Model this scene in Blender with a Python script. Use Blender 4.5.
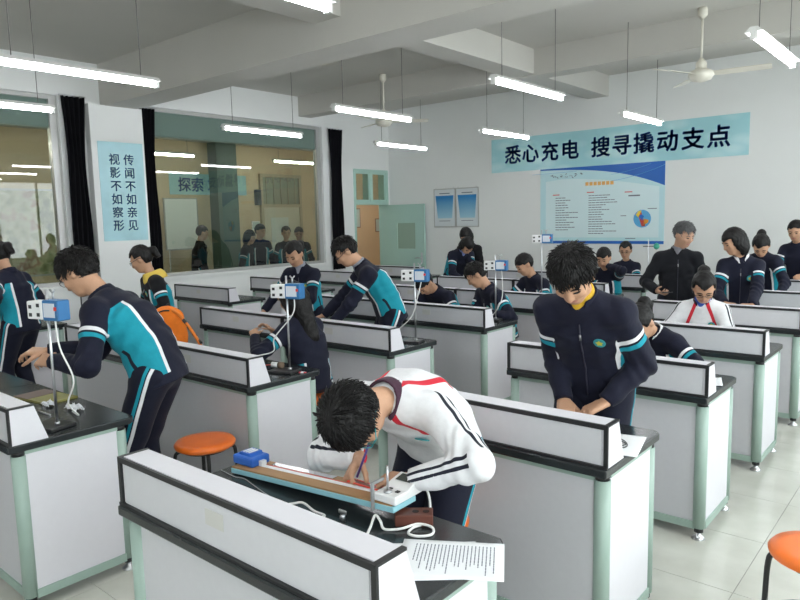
import bpy, bmesh, math, random
import numpy as np
from mathutils import Vector, Matrix

for _o in list(bpy.data.objects):
    bpy.data.objects.remove(_o)
SC = bpy.context.scene
COL = SC.collection
random.seed(7)
np.random.seed(7)
PI = math.pi

# ------------------------------------------------------------------ camera
def make_camera():
    yaw, pit, roll = [math.radians(a) for a in (-40.384, -6.843, -1.339)]
    f = Vector((math.sin(yaw)*math.cos(pit), math.cos(yaw)*math.cos(pit), math.sin(pit)))
    r = Vector((math.cos(yaw), -math.sin(yaw), 0))
    u = r.cross(f)
    r2 = r*math.cos(roll) + u*math.sin(roll)
    u2 = r2.cross(f)
    cd = bpy.data.cameras.new('camera')
    cd.sensor_width = 36.0
    cd.lens = 674.47/800*36
    cd.clip_start = 0.05
    co = bpy.data.objects.new('camera', cd)
    m = Matrix((( r2.x, u2.x, -f.x, 0), (r2.y, u2.y, -f.y, 0), (r2.z, u2.z, -f.z, 1.75), (0, 0, 0, 1)))
    co.matrix_world = m
    COL.objects.link(co)
    SC.camera = co
make_camera()

# ------------------------------------------------------------------ light
W = bpy.data.worlds.new('overcast_sky')
SC.world = W
W.use_nodes = True
W.node_tree.nodes['Background'].inputs[0].default_value = (0.93, 0.97, 1.0, 1)
W.node_tree.nodes['Background'].inputs[1].default_value = 3.7
SC.view_settings.view_transform = 'Standard'
SC.view_settings.look = 'None'
SC.view_settings.gamma = 1.0
SC.view_settings.use_curve_mapping = False
SC.view_settings.exposure = 0.95
TUBE_POWER = 24.0
XL, XR, YF, YB, ZC = -8.97, 1.3, -2.6, 10.3, 3.87
XW = -12.2                      # far wall of the room behind the glass
RIGHT_WIN = [(-2.0, 1.0), (1.9, 4.9), (5.8, 8.8)]
for (a, b) in RIGHT_WIN:        # portals in the openings of the daylight windows
    ld = bpy.data.lights.new('daylight_portal', 'AREA')
    ld.shape = 'RECTANGLE'; ld.size = 2.1; ld.size_y = b-a
    ld.cycles.is_portal = True
    lo = bpy.data.objects.new('daylight_portal', ld)
    lo.location = (XR+0.10, (a+b)/2, 1.95)
    lo.rotation_euler = (0, math.radians(90), 0)
    COL.objects.link(lo)

# ------------------------------------------------------------------ materials
MATS = {}
def mat(name, col, rough=0.5, metal=0.0, noise=0.0, scale=8.0, bump=0.0, bscale=60.0, spec=0.5, emit=None, coat=0.0, stretch=None):
    if name in MATS: return MATS[name]
    m = bpy.data.materials.new(name); m.use_nodes = True
    nt = m.node_tree; b = nt.nodes['Principled BSDF']
    b.inputs['Base Color'].default_value = (*col, 1)
    b.inputs['Roughness'].default_value = rough
    b.inputs['Metallic'].default_value = metal
    b.inputs['Specular IOR Level'].default_value = spec
    b.inputs['Coat Weight'].default_value = coat
    tc = nt.nodes.new('ShaderNodeTexCoord')
    vec = tc.outputs['Object']
    if stretch:
        mp = nt.nodes.new('ShaderNodeMapping'); mp.inputs['Scale'].default_value = stretch
        nt.links.new(vec, mp.inputs['Vector']); vec = mp.outputs['Vector']
    if noise > 0:
        n = nt.nodes.new('ShaderNodeTexNoise'); n.inputs['Scale'].default_value = scale
        n.inputs['Detail'].default_value = 4
        nt.links.new(vec, n.inputs['Vector'])
        mx = nt.nodes.new('ShaderNodeMix'); mx.data_type = 'RGBA'
        mx.inputs[6].default_value = (*[max(0, c*(1-noise)) for c in col], 1)
        mx.inputs[7].default_value = (*[min(1, c*(1+noise)) for c in col], 1)
        nt.links.new(n.outputs['Fac'], mx.inputs[0])
        nt.links.new(mx.outputs[2], b.inputs['Base Color'])
    if bump > 0:
        n2 = nt.nodes.new('ShaderNodeTexNoise'); n2.inputs['Scale'].default_value = bscale
        n2.inputs['Detail'].default_value = 3
        nt.links.new(vec, n2.inputs['Vector'])
        bp = nt.nodes.new('ShaderNodeBump'); bp.inputs['Strength'].default_value = bump
        bp.inputs['Distance'].default_value = 0.01
        nt.links.new(n2.outputs['Fac'], bp.inputs['Height'])
        nt.links.new(bp.outputs['Normal'], b.inputs['Normal'])
    if emit:
        b.inputs['Emission Color'].default_value = (*emit[0], 1)
        b.inputs['Emission Strength'].default_value = emit[1]
    MATS[name] = m
    return m

def glass_mat(name, tint, gloss=1.0, milky=0.0, milkcol=(0.6, 0.7, 0.65)):
    if name in MATS: return MATS[name]
    m = bpy.data.materials.new(name); m.use_nodes = True
    nt = m.node_tree; nt.nodes.clear()
    out = nt.nodes.new('ShaderNodeOutputMaterial')
    tr = nt.nodes.new('ShaderNodeBsdfTransparent'); tr.inputs[0].default_value = (*tint, 1)
    gl = nt.nodes.new('ShaderNodeBsdfGlossy'); gl.inputs['Roughness'].default_value = 0.01
    gl.inputs[0].default_value = (gloss, gloss, gloss, 1)
    fr = nt.nodes.new('ShaderNodeFresnel'); fr.inputs['IOR'].default_value = 1.7
    mx = nt.nodes.new('ShaderNodeMixShader')
    ge = nt.nodes.new('ShaderNodeNewGeometry'); iv = nt.nodes.new('ShaderNodeMath'); iv.operation = 'SUBTRACT'; iv.inputs[0].default_value = 1.0
    mu = nt.nodes.new('ShaderNodeMath'); mu.operation = 'MULTIPLY'        # only the face towards the viewer reflects
    nt.links.new(ge.outputs['Backfacing'], iv.inputs[1]); nt.links.new(fr.outputs[0], mu.inputs[0]); nt.links.new(iv.outputs[0], mu.inputs[1])
    nt.links.new(mu.outputs[0], mx.inputs[0])
    base = tr.outputs[0]
    if milky > 0:
        df = nt.nodes.new('ShaderNodeBsdfDiffuse'); df.inputs[0].default_value = (*milkcol, 1)
        m2 = nt.nodes.new('ShaderNodeMixShader'); m2.inputs[0].default_value = milky
        nt.links.new(base, m2.inputs[1]); nt.links.new(df.outputs[0], m2.inputs[2])
        base = m2.outputs[0]
    nt.links.new(base, mx.inputs[1]); nt.links.new(gl.outputs[0], mx.inputs[2])
    nt.links.new(mx.outputs[0], out.inputs['Surface'])
    MATS[name] = m
    return m

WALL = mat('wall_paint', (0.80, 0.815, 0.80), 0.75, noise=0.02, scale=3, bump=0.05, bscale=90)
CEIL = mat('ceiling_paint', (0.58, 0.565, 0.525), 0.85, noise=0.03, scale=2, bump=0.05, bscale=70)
LAM = mat('grey_laminate', (0.60, 0.60, 0.63), 0.45, noise=0.03, scale=40)
LAMW = mat('white_laminate', (0.735, 0.72, 0.765), 0.4, noise=0.02, scale=30)
BLK = mat('black_edging', (0.016, 0.016, 0.018), 0.45)
TOP = mat('black_worktop', (0.022, 0.026, 0.028), 0.22, noise=0.25, scale=25, spec=0.5)
GRN = mat('green_extrusion', (0.33, 0.44, 0.385), 0.4, noise=0.06, scale=12)
STEEL = mat('steel', (0.62, 0.63, 0.65), 0.28, metal=1.0)
ALU = mat('aluminium', (0.50, 0.50, 0.49), 0.45, metal=0.6)
CURT = mat('black_curtain', (0.006, 0.006, 0.008), 0.95, bump=0.2, bscale=40, spec=0.15)
CREAM = mat('cream_wall', (0.72, 0.57, 0.39), 0.8, noise=0.04, scale=3)
MINT = mat('mint_paint', (0.42, 0.62, 0.55), 0.5, noise=0.03, scale=5)
GLASS = glass_mat('window_glass', (0.72, 0.78, 0.74), 0.9)
CLEAR = glass_mat('clear_glass', (0.96, 0.98, 0.97), 0.6)
FROST = glass_mat('green_film_glass', (0.42, 0.52, 0.47), 0.7, milky=0.62, milkcol=(0.26, 0.36, 0.32))
ORANGE = mat('orange_seat', (0.86, 0.17, 0.015), 0.32, noise=0.15, scale=9, coat=0.1)
BLKMET = mat('black_metal', (0.012, 0.012, 0.014), 0.35)
WHITE = mat('white_plastic', (0.80, 0.80, 0.80), 0.35)
WHITEM = mat('white_enamel', (0.76, 0.76, 0.74), 0.35)
PAPER = mat('paper', (0.84, 0.85, 0.87), 0.8, noise=0.02, scale=20)
INK = mat('ink', (0.13, 0.15, 0.19), 0.7)
BLUE = mat('blue_plastic', (0.02, 0.12, 0.50), 0.35)
SKYBLUE = mat('light_blue_plastic', (0.28, 0.56, 0.63), 0.4)
TUBE = mat('lit_tube', (0.9, 0.9, 0.9), 0.4, emit=((0.94, 0.96, 1.0), TUBE_POWER))
NAVYINK = mat('royal_blue_print', (0.008, 0.075, 0.40), 0.5)
CABLE = mat('white_cable', (0.78, 0.78, 0.76), 0.4)

# ------------------------------------------------------------------ mesh helpers
class MB:
    def __init__(s): s.v = []; s.f = []; s.sm = []
    def add(s, vs, fs, smooth=False):
        o = len(s.v); s.v += [tuple(p) for p in vs]
        s.f += [tuple(i+o for i in q) for q in fs]; s.sm += [smooth]*len(fs)
        return s
    def box(s, x0, x1, y0, y1, z0, z1):
        x0, x1 = min(x0, x1), max(x0, x1); y0, y1 = min(y0, y1), max(y0, y1); z0, z1 = min(z0, z1), max(z0, z1)
        vs = [(x, y, z) for z in (z0, z1) for y in (y0, y1) for x in (x0, x1)]
        return s.add(vs, [(0, 2, 3, 1), (4, 5, 7, 6), (0, 1, 5, 4), (2, 6, 7, 3), (0, 4, 6, 2), (1, 3, 7, 5)])
    def prism(s, poly, axis, a, b):
        # poly: 2-D points counter-clockwise in the plane of the other two axes
        n = len(poly); vs = []
        for t in (a, b):
            for (p, q) in poly:
                vs.append({'x': (t, p, q), 'y': (p, t, q), 'z': (p, q, t)}[axis])
        fs = [tuple(range(n))[::-1], tuple(range(n, 2*n))]
        fs += [(i, (i+1) % n, (i+1) % n+n, i+n) for i in range(n)]
        return s.add(vs, fs)
    def tube(s, pts, r, n=10, caps=True):
        pts = [Vector(p) for p in pts]
        rs = r if isinstance(r, (list, tuple)) else [r]*len(pts)
        vs = []; fs = []
        prev = None
        for i, p in enumerate(pts):
            d = (pts[min(i+1, len(pts)-1)]-pts[max(i-1, 0)]).normalized()
            if prev is None:
                a = d.orthogonal().normalized()
            else:
                a = prev - d*prev.dot(d)
                a = a.normalized() if a.length > 1e-6 else d.orthogonal().normalized()
            prev = a; b = d.cross(a)
            for k in range(n):
                t = 2*PI*k/n
                vs.append(p + (a*math.cos(t)+b*math.sin(t))*rs[i])
        for i in range(len(pts)-1):
            for k in range(n):
                fs.append((i*n+k, i*n+(k+1) % n, (i+1)*n+(k+1) % n, (i+1)*n+k))
        s.add(vs, fs, True)
        if caps:
            m = len(pts)-1
            o = len(s.v)-len(vs)
            s.f.append(tuple(o+k for k in range(n))[::-1]); s.sm.append(False)
            s.f.append(tuple(o+m*n+k for k in range(n))); s.sm.append(False)
        return s
    def lathe(s, prof, c=(0, 0, 0), n=20, smooth=True):
        vs = []; fs = []
        for (r, z) in prof:
            for k in range(n):
                t = 2*PI*k/n; vs.append((c[0]+r*math.cos(t), c[1]+r*math.sin(t), c[2]+z))
        for i in range(len(prof)-1):
            for k in range(n):
                fs.append((i*n+k, i*n+(k+1) % n, (i+1)*n+(k+1) % n, (i+1)*n+k))
        s.add(vs, fs, smooth)
        o = len(s.v)-len(vs); m = len(prof)-1
        s.f.append(tuple(o+k for k in range(n))[::-1]); s.sm.append(False)
        s.f.append(tuple(o+m*n+k for k in range(n))); s.sm.append(False)
        return s
    def mesh(s, name):
        me = bpy.data.meshes.new(name); me.from_pydata(s.v, [], s.f)
        me.polygons.foreach_set('use_smooth', s.sm); me.update()
        return me
    def build(s, name, m, parent=None, bevel=0.0, seg=1):
        me = s.mesh(name)
        if bevel > 0:
            bm = bmesh.new(); bm.from_mesh(me)
            bmesh.ops.bevel(bm, geom=[e for e in bm.edges if len(e.link_faces) == 2 and e.calc_face_angle(0) > 0.6], offset=bevel, segments=seg, affect='EDGES', profile=0.5)
            bm.to_mesh(me); bm.free()
        me.materials.append(m)
        return link(name, me, parent)

def link(name, me, parent=None):
    o = bpy.data.objects.new(name, me); COL.objects.link(o)
    if parent is not None: o.parent = parent
    return o
def empty(name, loc=(0, 0, 0), rz=0.0):
    o = bpy.data.objects.new(name, None); o.empty_display_size = 0.1
    COL.objects.link(o); o.location = loc; o.rotation_euler = (0, 0, rz)
    return o
def tag(o, label, cat, group=None, kind=None):
    if label: o['label'] = label
    if cat: o['category'] = cat
    if group: o['group'] = group
    if kind: o['kind'] = kind
    return o
def struct(o, label=None):
    o['kind'] = 'structure'
    if label: o['label'] = label
    return o
def copy_tree(o, parent=None):
    c = o.copy(); COL.objects.link(c)
    if parent is not None: c.parent = parent
    for ch in KIDS.get(o.name, []):
        KIDS.setdefault(c.name, []).append(copy_tree(ch, c))
    return c
KIDS = {}
def note_kids(o):
    KIDS[o.name] = list(o.children)
    for ch in o.children: note_kids(ch)

def text(body, size, loc, rot, m, parent, name='lettering', bold=0.0, ext=0.001, align='CENTER', sx=1.0, spacing=1.0):
    c = bpy.data.curves.new('txt', 'FONT'); c.body = body; c.size = size; c.align_x = align
    c.extrude = ext; c.resolution_u = 2; c.space_character = spacing
    t = bpy.data.objects.new('txt', c); COL.objects.link(t)
    dg = bpy.context.evaluated_depsgraph_get(); dg.update()
    me = bpy.data.meshes.new_from_object(t.evaluated_get(dg))
    bpy.data.objects.remove(t); bpy.data.curves.remove(c)
    me.name = name
    if bold > 0:                     # heavier strokes: the outline repeated a little aside
        bm = bmesh.new()
        for (dx, dy) in ((bold, 0), (-bold, 0), (0, bold), (0, -bold), (bold*0.7, bold*0.7), (-bold*0.7, -bold*0.7)):
            n0 = len(bm.verts); bm.from_mesh(me); bm.verts.ensure_lookup_table()
            for q in bm.verts[n0:]: q.co.x += dx; q.co.y += dy
        bm.to_mesh(me); bm.free()
    me.materials.clear(); me.materials.append(m)
    o = link(name, me, parent); o.location = loc; o.rotation_euler = rot; o.scale = (sx, 1, 1)
    return o

def bez(pts, n=8):
    """Catmull-Rom through the points."""
    P = [Vector(p) for p in pts]; out = []
    for i in range(len(P)-1):
        p0 = P[max(i-1, 0)]; p1 = P[i]; p2 = P[i+1]; p3 = P[min(i+2, len(P)-1)]
        for k in range(n):
            t = k/n
            out.append(0.5*((2*p1)+(p2-p0)*t+(2*p0-5*p1+4*p2-p3)*t*t+(3*p1-p0-3*p2+p3)*t**3))
    out.append(P[-1]); return out

# ------------------------------------------------------------------ room shell
def build_shell():
    fl = MB().box(XL-0.2, XR+0.2, YF-0.2, YB+0.2, -0.12, -0.004).build('floor', mat('grout', (0.36, 0.36, 0.33), 0.8))
    struct(fl, 'pale glossy tiled floor of the classroom')
    tm = bpy.data.materials.new('floor_tile'); tm.use_nodes = True
    nt = tm.node_tree; b = nt.nodes['Principled BSDF']
    tc = nt.nodes.new('ShaderNodeTexCoord'); n = nt.nodes.new('ShaderNodeTexNoise'); n.inputs['Scale'].default_value = 5; n.inputs['Detail'].default_value = 6
    oi = nt.nodes.new('ShaderNodeObjectInfo'); ad = nt.nodes.new('ShaderNodeVectorMath')
    nt.links.new(tc.outputs['Object'], ad.inputs[0]); nt.links.new(oi.outputs['Location'], ad.inputs[1])
    nt.links.new(ad.outputs[0], n.inputs['Vector'])
    rp = nt.nodes.new('ShaderNodeValToRGB')
    rp.color_ramp.elements[0].position = 0.3; rp.color_ramp.elements[0].color = (0.56, 0.56, 0.50, 1)
    rp.color_ramp.elements[1].position = 0.7; rp.color_ramp.elements[1].color = (0.65, 0.65, 0.59, 1)
    nt.links.new(n.outputs['Fac'], rp.inputs[0]); nt.links.new(rp.outputs[0], b.inputs['Base Color'])
    b.inputs['Roughness'].default_value = 0.14; b.inputs['Specular IOR Level'].default_value = 0.5
    T = 0.605
    xs = [-0.75-T*k for k in range(-3, 14)]; ys = [3.81+T*k for k in range(-11, 11)]
    cells = []
    for x in xs:
        for y in ys:
            x0, x1 = max(x, XL), min(x+T, XR); y0, y1 = max(y, YF), min(y+T, YB)
            if x1-x0 > 0.03 and y1-y0 > 0.03:
                # the direction of view; tiles before the camera first
                d = (x0+0.3)*math.sin(math.radians(-40.4))+(y0+0.3)*math.cos(math.radians(-40.4))
                cells.append((0 if d > 0.9 else 1, d, x0, x1, y0, y1))
    cells.sort()
    g = 0.0015; share = {}; rest = MB()
    for i, (_, d, x0, x1, y0, y1) in enumerate(cells):
        w, h = round(x1-x0, 3), round(y1-y0, 3)
        if i < 300:
            if (w, h) not in share:
                me = MB().box(-w/2+g, w/2-g, -h/2+g, h/2-g, -0.004, 0).mesh('tile'); me.materials.append(tm); share[(w, h)] = me
            o = link('tile', share[(w, h)], fl); o.location = ((x0+x1)/2, (y0+y1)/2, 0)
        else:
            rest.box(x0+g, x1-g, y0+g, y1-g, -0.004, 0)
    if rest.v:
        r = rest.build('tile_field', tm, fl); r['kind'] = 'stuff'

    # left wall with the two big interior windows and the doorway
    t = 0.2
    wl = MB()
    X0, X1 = XL-t, XL
    wl.box(X0, X1, YF, YB+t, 3.41, ZC+0.1)
    wl.box(X0, X1, YF, 9.27, 0, 0.99)
    wl.box(X0, X1, YF, 0.45, 0.99, 3.41)
    wl.box(X0, X1, 3.93, 5.13, 0.99, 3.41)
    wl.box(X0, X1, 8.50, 9.27, 0.99, 3.41)
    wl.box(X0, X1, 9.27, 10.25, 2.71, 3.41)
    wl.box(X0, X1, 10.25, YB+t, 0, 3.41)
    w = struct(wl.build('wall_left', WALL), 'white left wall with two large windows')
    MB().box(XL, XL+0.13, 4.26, 5.0, 0, 3.33).build('pillar', WALL, w)
    MB().box(XL-0.02, XL+0.06, 5.13, 8.5, 0.955, 0.99).build('sill', WALL, w)
    MB().box(XL-0.02, XL+0.06, 0.45, 3.93, 0.955, 0.99).build('sill', WALL, w)
    bw = MB().box(XL-t, XR+t, YB, YB+t, 0, ZC+0.1)
    struct(bw.build('wall_back', WALL), 'white back wall with the blue banner')
    wr = MB(); X0, X1 = XR, XR+t
    wr.box(X0, X1, YF, YB, 0, 0.9); wr.box(X0, X1, YF, YB, 3.0, ZC+0.1)
    edges = [YF]+[v for ab in RIGHT_WIN for v in ab]+[YB]
    for i in range(0, len(edges), 2): wr.box(X0, X1, edges[i], edges[i+1], 0.9, 3.0)
    struct(wr.build('wall_right', WALL), 'white right wall with daylight windows')
    struct(MB().box(XL-t, XR+t, YF-t, YF, 0, ZC+0.1).build('wall_front', WALL), 'white front wall behind the viewer')
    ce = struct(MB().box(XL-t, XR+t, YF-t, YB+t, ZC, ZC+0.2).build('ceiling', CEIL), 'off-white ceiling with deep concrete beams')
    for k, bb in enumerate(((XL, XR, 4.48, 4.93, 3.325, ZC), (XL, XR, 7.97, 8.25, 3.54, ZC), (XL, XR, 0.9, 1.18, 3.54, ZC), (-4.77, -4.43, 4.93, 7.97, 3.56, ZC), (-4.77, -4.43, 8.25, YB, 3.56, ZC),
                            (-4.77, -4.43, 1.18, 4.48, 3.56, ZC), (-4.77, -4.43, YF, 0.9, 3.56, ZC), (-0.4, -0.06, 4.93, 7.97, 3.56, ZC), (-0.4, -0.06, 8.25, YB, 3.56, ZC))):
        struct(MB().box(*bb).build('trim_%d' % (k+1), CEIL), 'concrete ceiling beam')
    struct(MB().box(XL, XL+0.012, 5.0, 9.27, 0, 0.1).box(XL, XL+0.012, YF, 4.26, 0, 0.1).build('baseboard_left', mat('skirting', (0.25, 0.2, 0.17), 0.5)))
    struct(MB().box(XL, XR, YB-0.012, YB, 0, 0.1).build('baseboard_back', MATS['skirting']))
    # right daylight windows
    for i, (a, b_) in enumerate(RIGHT_WIN):
        e = empty('window_%d' % (i+3), (XR+0.1, (a+b_)/2, 0.9)); struct(e, 'daylight window in the right wall')
        L = (b_-a)/2
        m = MB().box(-0.03, 0.03, -L, L, 0, 0.05).box(-0.03, 0.03, -L, L, 2.05, 2.1)
        for k in (-L, -L/3-0.025, L/3-0.025, L-0.05): m.box(-0.03, 0.03, k, k+0.05, 0.05, 2.05)
        m.build('frame', ALU, e)
        for k in range(3):
            y0 = -L+0.05+k*(2*L-0.05)/3; MB().box(-0.004, 0.004, y0, y0+(2*L-0.05)/3-0.05, 0.05, 2.05).build('pane', CLEAR, e)

def big_window(name, y0, y1, label, seams):
    e = empty(name, (XL-0.1, (y0+y1)/2, 0.99)); struct(e, label)
    L = (y1-y0)/2; Hh = 2.42
    m = MB().box(-0.05, 0.05, -L, L, 0, 0.045).box(-0.05, 0.05, -L, L, Hh-0.05, Hh)
    m.box(-0.05, 0.05, -L, -L+0.07, 0.045, Hh-0.05).box(-0.05, 0.05, L-0.09, L, 0.045, Hh-0.05)
    m.build('frame', ALU, e)
    xs = [-L+0.07]+[s-(y0+y1)/2 for s in seams]+[L-0.09]
    for i in range(len(xs)-1):
        MB().box(-0.004, 0.004, xs[i]+0.003, xs[i+1]-0.003, 0.045, 2.03).build('pane', GLASS, e)
    p = MB().box(-0.004, 0.004, xs[0], xs[-1], 2.03, Hh-0.05).build('film_pane', FROST, e)
    p['label'] = 'greenish film strip along the top'
    MB().box(-0.06, -0.02, xs[0], xs[-1], 2.015, 2.045).build('crossbar', ALU, e)
    return e

def build_curtain(y0, y1, z0, z1, label):
    n = 36; m = MB(); vs = []; fs = []; rows = 14
    for j in range(rows+1):
        z = z0+(z1-z0)*j/rows; q = j/rows
        for i in range(n+1):
            u = i/n
            w = (y1-y0)*(1.0-0.10*math.sin(q*PI)) + 0.02*math.sin(q*7)
            y = (y0+y1)/2+(u-0.5)*w+0.008*math.sin(q*9+u*5)
            x = XL+0.065+0.03*math.sin(u*2*PI*4.5+0.6*math.sin(q*4))
            vs.append((x, y, z))
    for j in range(rows):
        for i in range(n):
            a = j*(n+1)+i; fs.append((a, a+1, a+n+2, a+n+1))
    e = empty('curtain', (XL+0.065, (y0+y1)/2, z0)); tag(e, label, 'curtain')
    m.add(vs, fs, True)
    o = m.build('cloth', CURT, e); o.location = -Vector(e.location)
    sm = o.modifiers.new('thickness', 'SOLIDIFY'); sm.thickness = 0.004
    MB().tube([(0, -(y1-y0)/2-0.03, z1-z0+0.01), (0, (y1-y0)/2+0.03, z1-z0+0.01)], 0.011, 8).tube([(0, 0, z1-z0+0.01), (-0.065, 0, z1-z0+0.01)], 0.008, 6).build('rod', STEEL, e)
    for k in range(3):
        y = (k-1)*(y1-y0)*0.33
        c = [(0.016*math.cos(a), y, z1-z0+0.005+0.016*math.sin(a)) for a in [2*PI*q/10 for q in range(11)]]
        MB().tube(c, 0.003, 6).build('ring', STEEL, e)

def build_door():
    e = empty('door_1', (XL-0.1, 9.76, 0)); struct(e, 'mint green door standing open, with a two-pane transom')
    w = 0.49
    m = MB()
    for s in (-1, 1): m.box(-0.11, 0.11, s*w, s*(w-0.05), 0, 2.71)
    m.box(-0.11, 0.11, -w+0.05, w-0.05, 2.66, 2.71).box(-0.11, 0.11, -w+0.05, w-0.05, 2.04, 2.10)
    m.box(-0.10, 0.10, -0.025, 0.025, 2.10, 2.66)
    m.build('frame', MINT, e)
    for s in (-1, 1):
        f = MB()
        a, b = (0.025, w-0.05) if s > 0 else (-w+0.05, -0.025)
        f.box(0.05, 0.09, a, b, 2.10, 2.135).box(0.05, 0.09, a, b, 2.625, 2.66).box(0.05, 0.09, a, a+0.035, 2.135, 2.625).box(0.05, 0.09, b-0.035, b, 2.135, 2.625)
        sash = f.build('transom_sash', MINT, e)
        MB().box(0.066, 0.072, a+0.035, b-0.035, 2.135, 2.625).build('pane', GLASS, sash)
    # leaf, swung open against the back wall (hinge at the corner side)
    lf = MB()
    lw, lh, th = 0.92, 2.03, 0.04
    px0, px1, pz0, pz1 = 0.26, 0.70, 1.17, 1.67
    lf.box(0, px0, -th, 0, 0.008, lh).box(px1, lw, -th, 0, 0.008, lh).box(px0, px1, -th, 0, 0.008, pz0).box(px0, px1, -th, 0, pz1, lh)
    leaf = lf.build('leaf', MINT, e)
    leaf.location = (0.13, 0.44, 0); leaf.rotation_euler = (0, 0, math.radians(2))
    MB().box(px0, px1, -th*0.6, -th*0.4, pz0, pz1).build('vision_pane', mat('mint_obscure_pane', (0.33, 0.45, 0.36), 0.25), leaf)
    MB().tube([(lw-0.07, -th, 1.0), (lw-0.07, -th-0.045, 1.0), (lw-0.19, -th-0.045, 1.0)], 0.010, 8).build('handle', STEEL, leaf)
    MB().box(lw-0.09, lw-0.05, -th-0.006, -th, 0.9, 1.1).build('lock_plate', STEEL, leaf)

build_shell()
big_window('window_1', 0.45, 3.93, 'left interior window with grey frame, beside the first black curtain', [2.2])
big_window('window_2', 5.13, 8.50, 'big interior window between the black curtains', [6.78])
build_curtain(3.95, 4.23, 0.86, 3.40, 'black gathered curtain left of the pale blue wall poster')
build_curtain(5.0, 5.21, 0.86, 3.36, 'black gathered curtain right of the pale blue wall poster')
build_curtain(8.61, 8.92, 0.86, 3.38, 'black gathered curtain nearest the mint green door')
build_door()

# ------------------------------------------------------------------ room behind the glass
def build_side_room():
    struct(MB().box(XW-0.2, XL-0.2, -2, 15, -0.12, 0).build('floor_side_room', mat('side_floor', (0.42, 0.42, 0.38), 0.3)), 'floor of the room behind the glass')
    struct(MB().box(XW-0.2, XL-0.2, -2, 15, 3.4, 3.5).build('ceiling_side_room', CEIL), 'ceiling of the room behind the glass')
    w = MB()
    w.box(XW-0.2, XW, -2, 15, 0, 3.4)
    w = struct(w.build('wall_side_room', CREAM), 'cream far wall of the room behind the glass')
    struct(MB().box(XW-0.2, XL-0.2, 14.8, 15, 0, 3.4).build('wall_side_room_end', CREAM))
    struct(MB().box(XL-0.2, XL, YB+0.2, 15, 0, 3.4).build('wall_side_room_right', CREAM))
    struct(MB().box(XL-0.2, XL, -2.2, YF, 0, 3.4).build('wall_side_room_corner', CREAM)) if YF > -2.2 else None
    struct(MB().box(XW-0.2, XL-0.2, -2.2, -2, 0, 3.4).build('wall_side_room_front', CREAM))
    e = empty('wall_mural', (XW+0.006, 4.3, 0.95)); tag(e, 'faded landscape picture seen through the left window', 'picture')
    mm = bpy.data.materials.new('mural_print'); mm.use_nodes = True
    nt = mm.node_tree; b = nt.nodes['Principled BSDF']; b.inputs['Roughness'].default_value = 0.6
    tc = nt.nodes.new('ShaderNodeTexCoord'); n = nt.nodes.new('ShaderNodeTexNoise'); n.inputs['Scale'].default_value = 3.5; n.inputs['Detail'].default_value = 8
    nt.links.new(tc.outputs['Object'], n.inputs['Vector'])
    rp = nt.nodes.new('ShaderNodeValToRGB')
    for pos, c in ((0.30, (0.10, 0.12, 0.06, 1)), (0.42, (0.30, 0.33, 0.17, 1)), (0.52, (0.52, 0.50, 0.33, 1)), (0.62, (0.36, 0.22, 0.16, 1)), (0.72, (0.60, 0.60, 0.46, 1))):
        el = rp.color_ramp.elements.new(pos); el.color = c
    nt.links.new(n.outputs['Fac'], rp.inputs[0]); nt.links.new(rp.outputs[0], b.inputs['Base Color'])
    MB().box(-0.006, 0.004, -1.1, 0.85, 0, 1.42).build('print', mm, e)
    MB().box(-0.006, 0.012, -1.13, -1.1, 0, 1.42).box(-0.006, 0.012, 0.85, 0.88, 0, 1.42).box(-0.006, 0.012, -1.13, 0.88, 1.42, 1.45).box(-0.006, 0.012, -1.13, 0.88, -0.03, 0).build('frame', ALU, e)
    # free-standing whiteboard
    e = empty('whiteboard', (XW+0.25, 7.45, 0)); tag(e, 'white marker board on a stand behind the big window', 'whiteboard')
    MB().box(-0.015, 0.015, -0.35, 0.35, 1.27, 2.24).build('board', mat('board_white', (0.86, 0.88, 0.88), 0.25), e)
    m = MB()
    for s in (-1, 1): m.box(-0.02, 0.02, s*0.35, s*0.37, 1.25, 2.26)
    m.box(-0.02, 0.02, -0.35, 0.35, 1.25, 1.27).box(-0.02, 0.02, -0.35, 0.35, 2.24, 2.26).build('frame', ALU, e)
    for s in (-1, 1): MB().tube([(0, s*0.3, 1.25), (0, s*0.3, 0.05)], 0.015, 8).tube([(-0.2, s*0.3, 0.02), (0.2, s*0.3, 0.02)], 0.02, 8).build('leg', ALU, e)
    MB().box(0.02, 0.08, -0.3, 0.3, 1.245, 1.255).build('tray', ALU, e)
    # banner on that wall
    e = empty('wall_banner', (XW+0.004, 8.31, 2.34)); tag(e, 'pale blue banner seen through the big window above the whiteboard', 'banner')
    MB().box(-0.004, 0.004, -0.93, 0.93, 0, 0.42).build('sheet', mat('side_banner', (0.40, 0.68, 0.74), 0.5), e)
    text('探索 求知', 0.30, (0.006, -0.1, 0.09), (PI/2, 0, PI/2), NAVYINK, e, bold=0.006)
    # dark green column
    MB().box(XW, XW+0.3, 8.3, 8.8, 0, 3.4).build('pillar', mat('dark_green_paint', (0.10, 0.16, 0.14), 0.6), w)
    # closed door with transom
    e = empty('door_2', (XW+0.01, 10.18, 0)); struct(e, 'tan door with transom behind the big window')
    tan = mat('tan_frame', (0.50, 0.42, 0.30), 0.5)
    m = MB()
    for s in (-1, 1): m.box(-0.01, 0.06, s*0.6, s*0.53, 0, 2.82)
    m.box(-0.01, 0.06, -0.53, 0.53, 2.75, 2.82).box(-0.01, 0.06, -0.53, 0.53, 2.08, 2.15)
    m.build('frame', tan, e)
    MB().box(0, 0.02, -0.53, 0.53, 2.15, 2.75).build('transom_pane', mat('dim_pane', (0.30, 0.32, 0.25), 0.2), e)
    for k in range(5): MB().tube([(0.03, -0.42+k*0.21, 2.15), (0.03, -0.42+k*0.21, 2.75)], 0.008, 6).build('bar', tan, e)
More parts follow.
